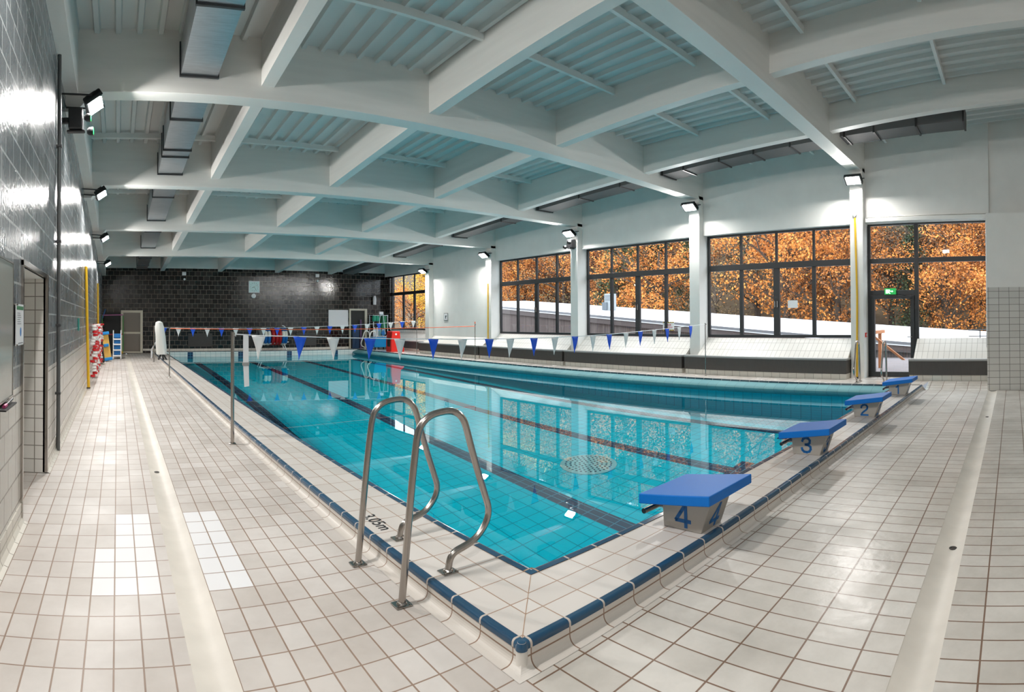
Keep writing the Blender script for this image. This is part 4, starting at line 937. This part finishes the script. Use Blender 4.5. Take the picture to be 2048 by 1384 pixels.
def ac():
    root = empty('roof_unit', 'grey ventilation unit on the white annex roof', 'ventilation unit', (23.0, 19.0, 2.0)); m_ = mat('unit grey', (156, 162, 164), .5)
    b = MB(); b.box(-.24, .24, -.26, .26, -.25, 1.0); b.build('casing', m_, root, bevel=.02)
    b = MB(); b.box(-.34, -.24, .0, .36, .05, .5); b.build('hood', mat('unit dark', (96, 104, 110), .5), root, bevel=.02)
    b = MB()
    for k in range(5): b.box(-.25, -.24, -.22, .22, .6 + .07 * k, .63 + .07 * k)
    b.build('louvres', mat('unit dark', (96, 104, 110), .5), root)
ac()
def outside_ground():
    b = MB(); b.box(11.75, 20.2, -12, 50, -.5, -.12, mat('terrace slab', (124, 116, 116), .8, noise=(2, .06, (1, 1, 1)))); struct(b.build('terrace'))
    b = MB()   # forested hillside
    H = mat('hillside litter', (92, 74, 52), .95, noise=(.6, .35, (1, 1, 1)), bump=(1.2, .6, .3))
    xs = [27, 32, 40, 55, 80, 120, 180]; zs = [-2.0, -2.0, 1.0, 9, 22, 42, 75]; rnd = random.Random(2); g = {}
    ys = [-60 + 20 * k for k in range(16)]
    for i, x in enumerate(xs):
        for j, y in enumerate(ys): g[i, j] = (x, y, zs[i] + (rnd.uniform(-1, 1) * (0 if i < 2 else 1.0 + i * .4)))
    for i in range(len(xs) - 1):
        for j in range(len(ys) - 1): b.face([g[i, j], g[i + 1, j], g[i + 1, j + 1], g[i, j + 1]])
    struct(b.build('hillside', H, smooth=True, doubles=True))
outside_ground()
def stairs():
    root = empty('timber_railing', 'orange brown timber railing of the outside steps seen through the glass door', 'railing', (14.2, 1.3, -.12)); W_ = mat('orange timber', (190, 126, 84), .7)
    for (x, y) in ((0, .35), (1.2, .35)):
        b = MB(); b.box(x - .05, x + .05, y - .05, y + .05, 0, 1.12); b.build('post', W_, root)
    b = MB(); b.box(-.05, 1.7, .3, .4, 1.1, 1.2); b.add([(-.04, .3, 1.12), (-.04, .4, 1.12), (-.04, -.6, .35), (-.04, -.7, .35), (.04, .3, 1.12), (.04, .4, 1.12), (.04, -.6, .35), (.04, -.7, .35)], [(0, 1, 2, 3), (7, 6, 5, 4), (0, 4, 5, 1), (1, 5, 6, 2), (2, 6, 7, 3), (3, 7, 4, 0)]); b.build('handrail', W_, root)
stairs()
def fence():
    root = empty('terrace_railing', 'thin dark railing on the terrace behind the bench by the door', 'railing', (17.6, -2.6, -.12)); m_ = mat('dark rail', (60, 60, 60), .5)
    b = MB(); b.tube([(0, -2, 1.14), (0, 1.6, 1.14)], .02, 6); b.tube([(0, -2, .92), (0, 1.6, .92)], .015, 6); b.build('rail', m_, root)
    for y in (-1.8, -.3, 1.2): b = MB(); b.tube([(0, y, 0), (0, y, 1.14)], .02, 6); b.build('post', m_, root)
fence()
def leafmat(name, cols, seed):
    m = bpy.data.materials.new(name); m.use_nodes = True; nt = m.node_tree; L = nt.links.new; b = nt.nodes['Principled BSDF']; b.inputs['Roughness'].default_value = .7
    geo = nt.nodes.new('ShaderNodeNewGeometry'); oi = nt.nodes.new('ShaderNodeObjectInfo')
    n = nt.nodes.new('ShaderNodeTexNoise'); n.inputs['Scale'].default_value = .9; n.inputs['Detail'].default_value = 5; L(geo.outputs['Position'], n.inputs['Vector'])
    a = nt.nodes.new('ShaderNodeMath'); a.operation = 'ADD'; L(n.outputs['Fac'], a.inputs[0]); r_ = nt.nodes.new('ShaderNodeMath'); r_.operation = 'MULTIPLY_ADD'; L(geo.outputs['Random Per Island'], r_.inputs[0]); r_.inputs[1].default_value = .5; r_.inputs[2].default_value = -.25
    L(r_.outputs[0], a.inputs[1]); a2 = nt.nodes.new('ShaderNodeMath'); a2.operation = 'MULTIPLY_ADD'; L(oi.outputs['Random'], a2.inputs[0]); a2.inputs[1].default_value = .3; L(a.outputs[0], a2.inputs[2])
    a3 = nt.nodes.new('ShaderNodeMath'); a3.operation = 'SUBTRACT'; L(a2.outputs[0], a3.inputs[0]); a3.inputs[1].default_value = .15
    cr = nt.nodes.new('ShaderNodeValToRGB'); L(a3.outputs[0], cr.inputs[0]); els = cr.color_ramp.elements
    for i, c in enumerate(cols):
        p = .25 + .5 * i / (len(cols) - 1)
        if i < 2: els[i].position = p; els[i].color = lin(c)
        else: e = els.new(p); e.color = lin(c)
    L(cr.outputs[0], b.inputs['Base Color']); return m
LEAFO = leafmat('autumn oak leaves', [(92, 62, 34), (164, 98, 42), (204, 124, 50), (222, 150, 70)], 1)
LEAFY = leafmat('yellow autumn leaves', [(132, 110, 40), (200, 160, 50), (240, 190, 60), (246, 200, 80)], 2)
LEAFB = leafmat('brown autumn leaves', [(70, 60, 46), (112, 94, 68), (146, 116, 78), (134, 124, 84)], 3)
LEAFG = leafmat('pine needles', [(38, 52, 36), (58, 74, 48), (86, 96, 60), (104, 110, 70)], 4)
BARK = mat('bark', (78, 66, 56), .9, noise=(4, .2, (1, 1, .3)))
def tree(name, leaf, seed, kind='round', H=9.0, R=3.4, nleaf=9000, ls=.145):
    rnd = random.Random(seed); root = empty(name, '', 'tree')
    b = MB(); tips = []
    b.tube([(0, 0, -.6), (.05, .05, H * .25), (-.05, .1, H * .5), (.05, 0, H * .8)], .2, 7, rr=[.26, .2, .15, .05])
    for k in range(16 if kind == 'round' else 10):
        a = rnd.uniform(0, 2 * PI); z0 = H * rnd.uniform(.22, .7); l = R * rnd.uniform(.6, 1) * (1 if kind == 'round' else .5); e = Vector((math.cos(a) * l, math.sin(a) * l, z0 + l * rnd.uniform(.25, .8)))
        mid = e * .5 + Vector((rnd.uniform(-.3, .3), rnd.uniform(-.3, .3), z0 * .5 + .2)); b.tube([(0, 0, z0), mid, e], .06, 5, rr=[.09, .055, .02]); tips.append(e); tips.append(mid)
        for q in range(2):
            e2 = e + Vector((rnd.uniform(-1, 1), rnd.uniform(-1, 1), rnd.uniform(-.2, 1))); b.tube([mid, e2], .02, 4, rr=[.035, .012]); tips.append(e2)
    b.build('trunk', BARK, root, smooth=True)
    c = MB(); cl = []
    if kind == 'round':
        for t in tips + [Vector((rnd.gauss(0, R * .35), rnd.gauss(0, R * .35), H * rnd.uniform(.35, .98))) for _ in range(26)]: cl.append((t, rnd.uniform(.55, 1.05)))
    else:
        for _ in range(60):
            z = H * rnd.uniform(.2, 1); rr_ = (1 - z / H) * R * .75 + .15; a = rnd.uniform(0, 2 * PI); cl.append((Vector((math.cos(a) * rr_ * rnd.random(), math.sin(a) * rr_ * rnd.random(), z)), .5 * rr_ / 1.5 + .28))
    for i in range(nleaf):
        t, cr_ = cl[rnd.randrange(len(cl))]; d = Vector((rnd.gauss(0, 1), rnd.gauss(0, 1), rnd.gauss(0, .75))).normalized() * cr_ * rnd.uniform(.5, 1)
        p = t + d; u = Vector((rnd.gauss(0, 1), rnd.gauss(0, 1), rnd.gauss(0, 1))).normalized(); w_ = u.cross(Vector((rnd.gauss(0, 1), rnd.gauss(0, 1), rnd.gauss(0, 1)))).normalized(); s = ls * rnd.uniform(.6, 1.3)
        c.v += [tuple(p - u * s * .5), tuple(p + w_ * s * .35), tuple(p + u * s * .5), tuple(p - w_ * s * .35)]; i0 = len(c.v) - 4; c.f.append([i0, i0 + 1, i0 + 2, i0 + 3]); c.uv.append(((0, 0), (1, 0), (1, 1), (0, 1))); c.mi.append(0)
    c.build('foliage', leaf, root)
    return root
def forest():
    KN = {'o': ('oak_tree', 'orange autumn oak crown on the hillside beyond the windows', 'orange oaks on the hillside'),
          'b': ('bare_tree', 'thin brown leaved tree on the hillside beyond the windows', 'brown trees on the hillside'),
          'g': ('pine_tree', 'dark green conifer on the hillside beyond the windows', 'dark conifers on the hillside'),
          'y': ('yellow_tree', 'bright yellow tree beyond the farthest window', 'yellow trees beyond the far window')}
    P = {'o': [tree('oak_tree', LEAFO, 11), tree('oak_tree', LEAFO, 12, H=10, R=3.9)], 'b': [tree('bare_tree', LEAFB, 21, H=10, R=3.2, nleaf=4200, ls=.13)], 'g': [tree('pine_tree', LEAFG, 31, 'cone', 12, 2.8, 8000, .16)], 'y': [tree('yellow_tree', LEAFY, 41, H=8.5, R=3.2)]}
    used = set(); rnd = random.Random(5); spots = []
    def hz(x):
        xs = [27, 32, 40, 55, 80, 120, 180]; zs = [-2.0, -2.0, 1.0, 9, 22, 42, 75]
        for a, c, za, z2 in zip(xs[:-1], xs[1:], zs[:-1], zs[1:]):
            if a <= x <= c: return za + (z2 - za) * (x - a) / (c - a)
        return -2
    for r, (x, step) in enumerate(((33, 4.6), (38, 5.0), (44, 5.6), (52, 6.4), (61, 7.4), (72, 8.6), (86, 10.5))):
        az0, az1 = math.radians(25), math.radians(93)
        y = -8 + rnd.uniform(0, 2)
        ymax = min((x + 2.3) / math.tan(az0) - 2, 42 + x * .55)
        while y < ymax:
            X = x + rnd.uniform(-1.6, 1.6); u = rnd.random()
            if r <= 1: k = 'o' if u < .56 else ('b' if u < .84 else 'g')
            elif r <= 3: k = 'o' if u < .45 else ('b' if u < .78 else 'g')
            else: k = 'o' if u < .28 else ('b' if u < .65 else 'g')
            if X < 46 and y > 47: k = 'y' if u < .8 else 'o'
            spots.append((X, y, hz(X), k, rnd.uniform(.85, 1.25) * (1 + r * .07))); y += step * rnd.uniform(.8, 1.2)
    spots += [(32.5, 1.6, -2, 'o', 1.05), (34, -2.2, -1.6, 'o', 1.0), (37, 6, -.5, 'o', 1.1), (40, .5, 1, 'o', 1.2), (33, -6, -1.8, 'o', 1.0), (46, 4, 4, 'b', 1.2), (47, -1.5, 4.2, 'g', 1.1), (56, 1, 9, 'b', 1.4), (57, 7, 9, 'g', 1.3)]
    for (X, Y, Z, k, s) in spots:
        pr = P[k][rnd.randrange(len(P[k]))]
        o = copy_tree(pr) if pr.name in used else pr
        used.add(pr.name)
        o.location = (X, Y, Z - .4); o.rotation_euler = (0, 0, rnd.uniform(0, 6.28)); o.scale = (s, s, s * rnd.uniform(.9, 1.1))
        tag(o, KN[k][1], 'tree', KN[k][2])
    for k in P:
        for pr in P[k]:
            if pr.name not in used:
                for ch in list(pr.children): bpy.data.objects.remove(ch)
                bpy.data.objects.remove(pr)
    print('trees', len(spots))
forest()
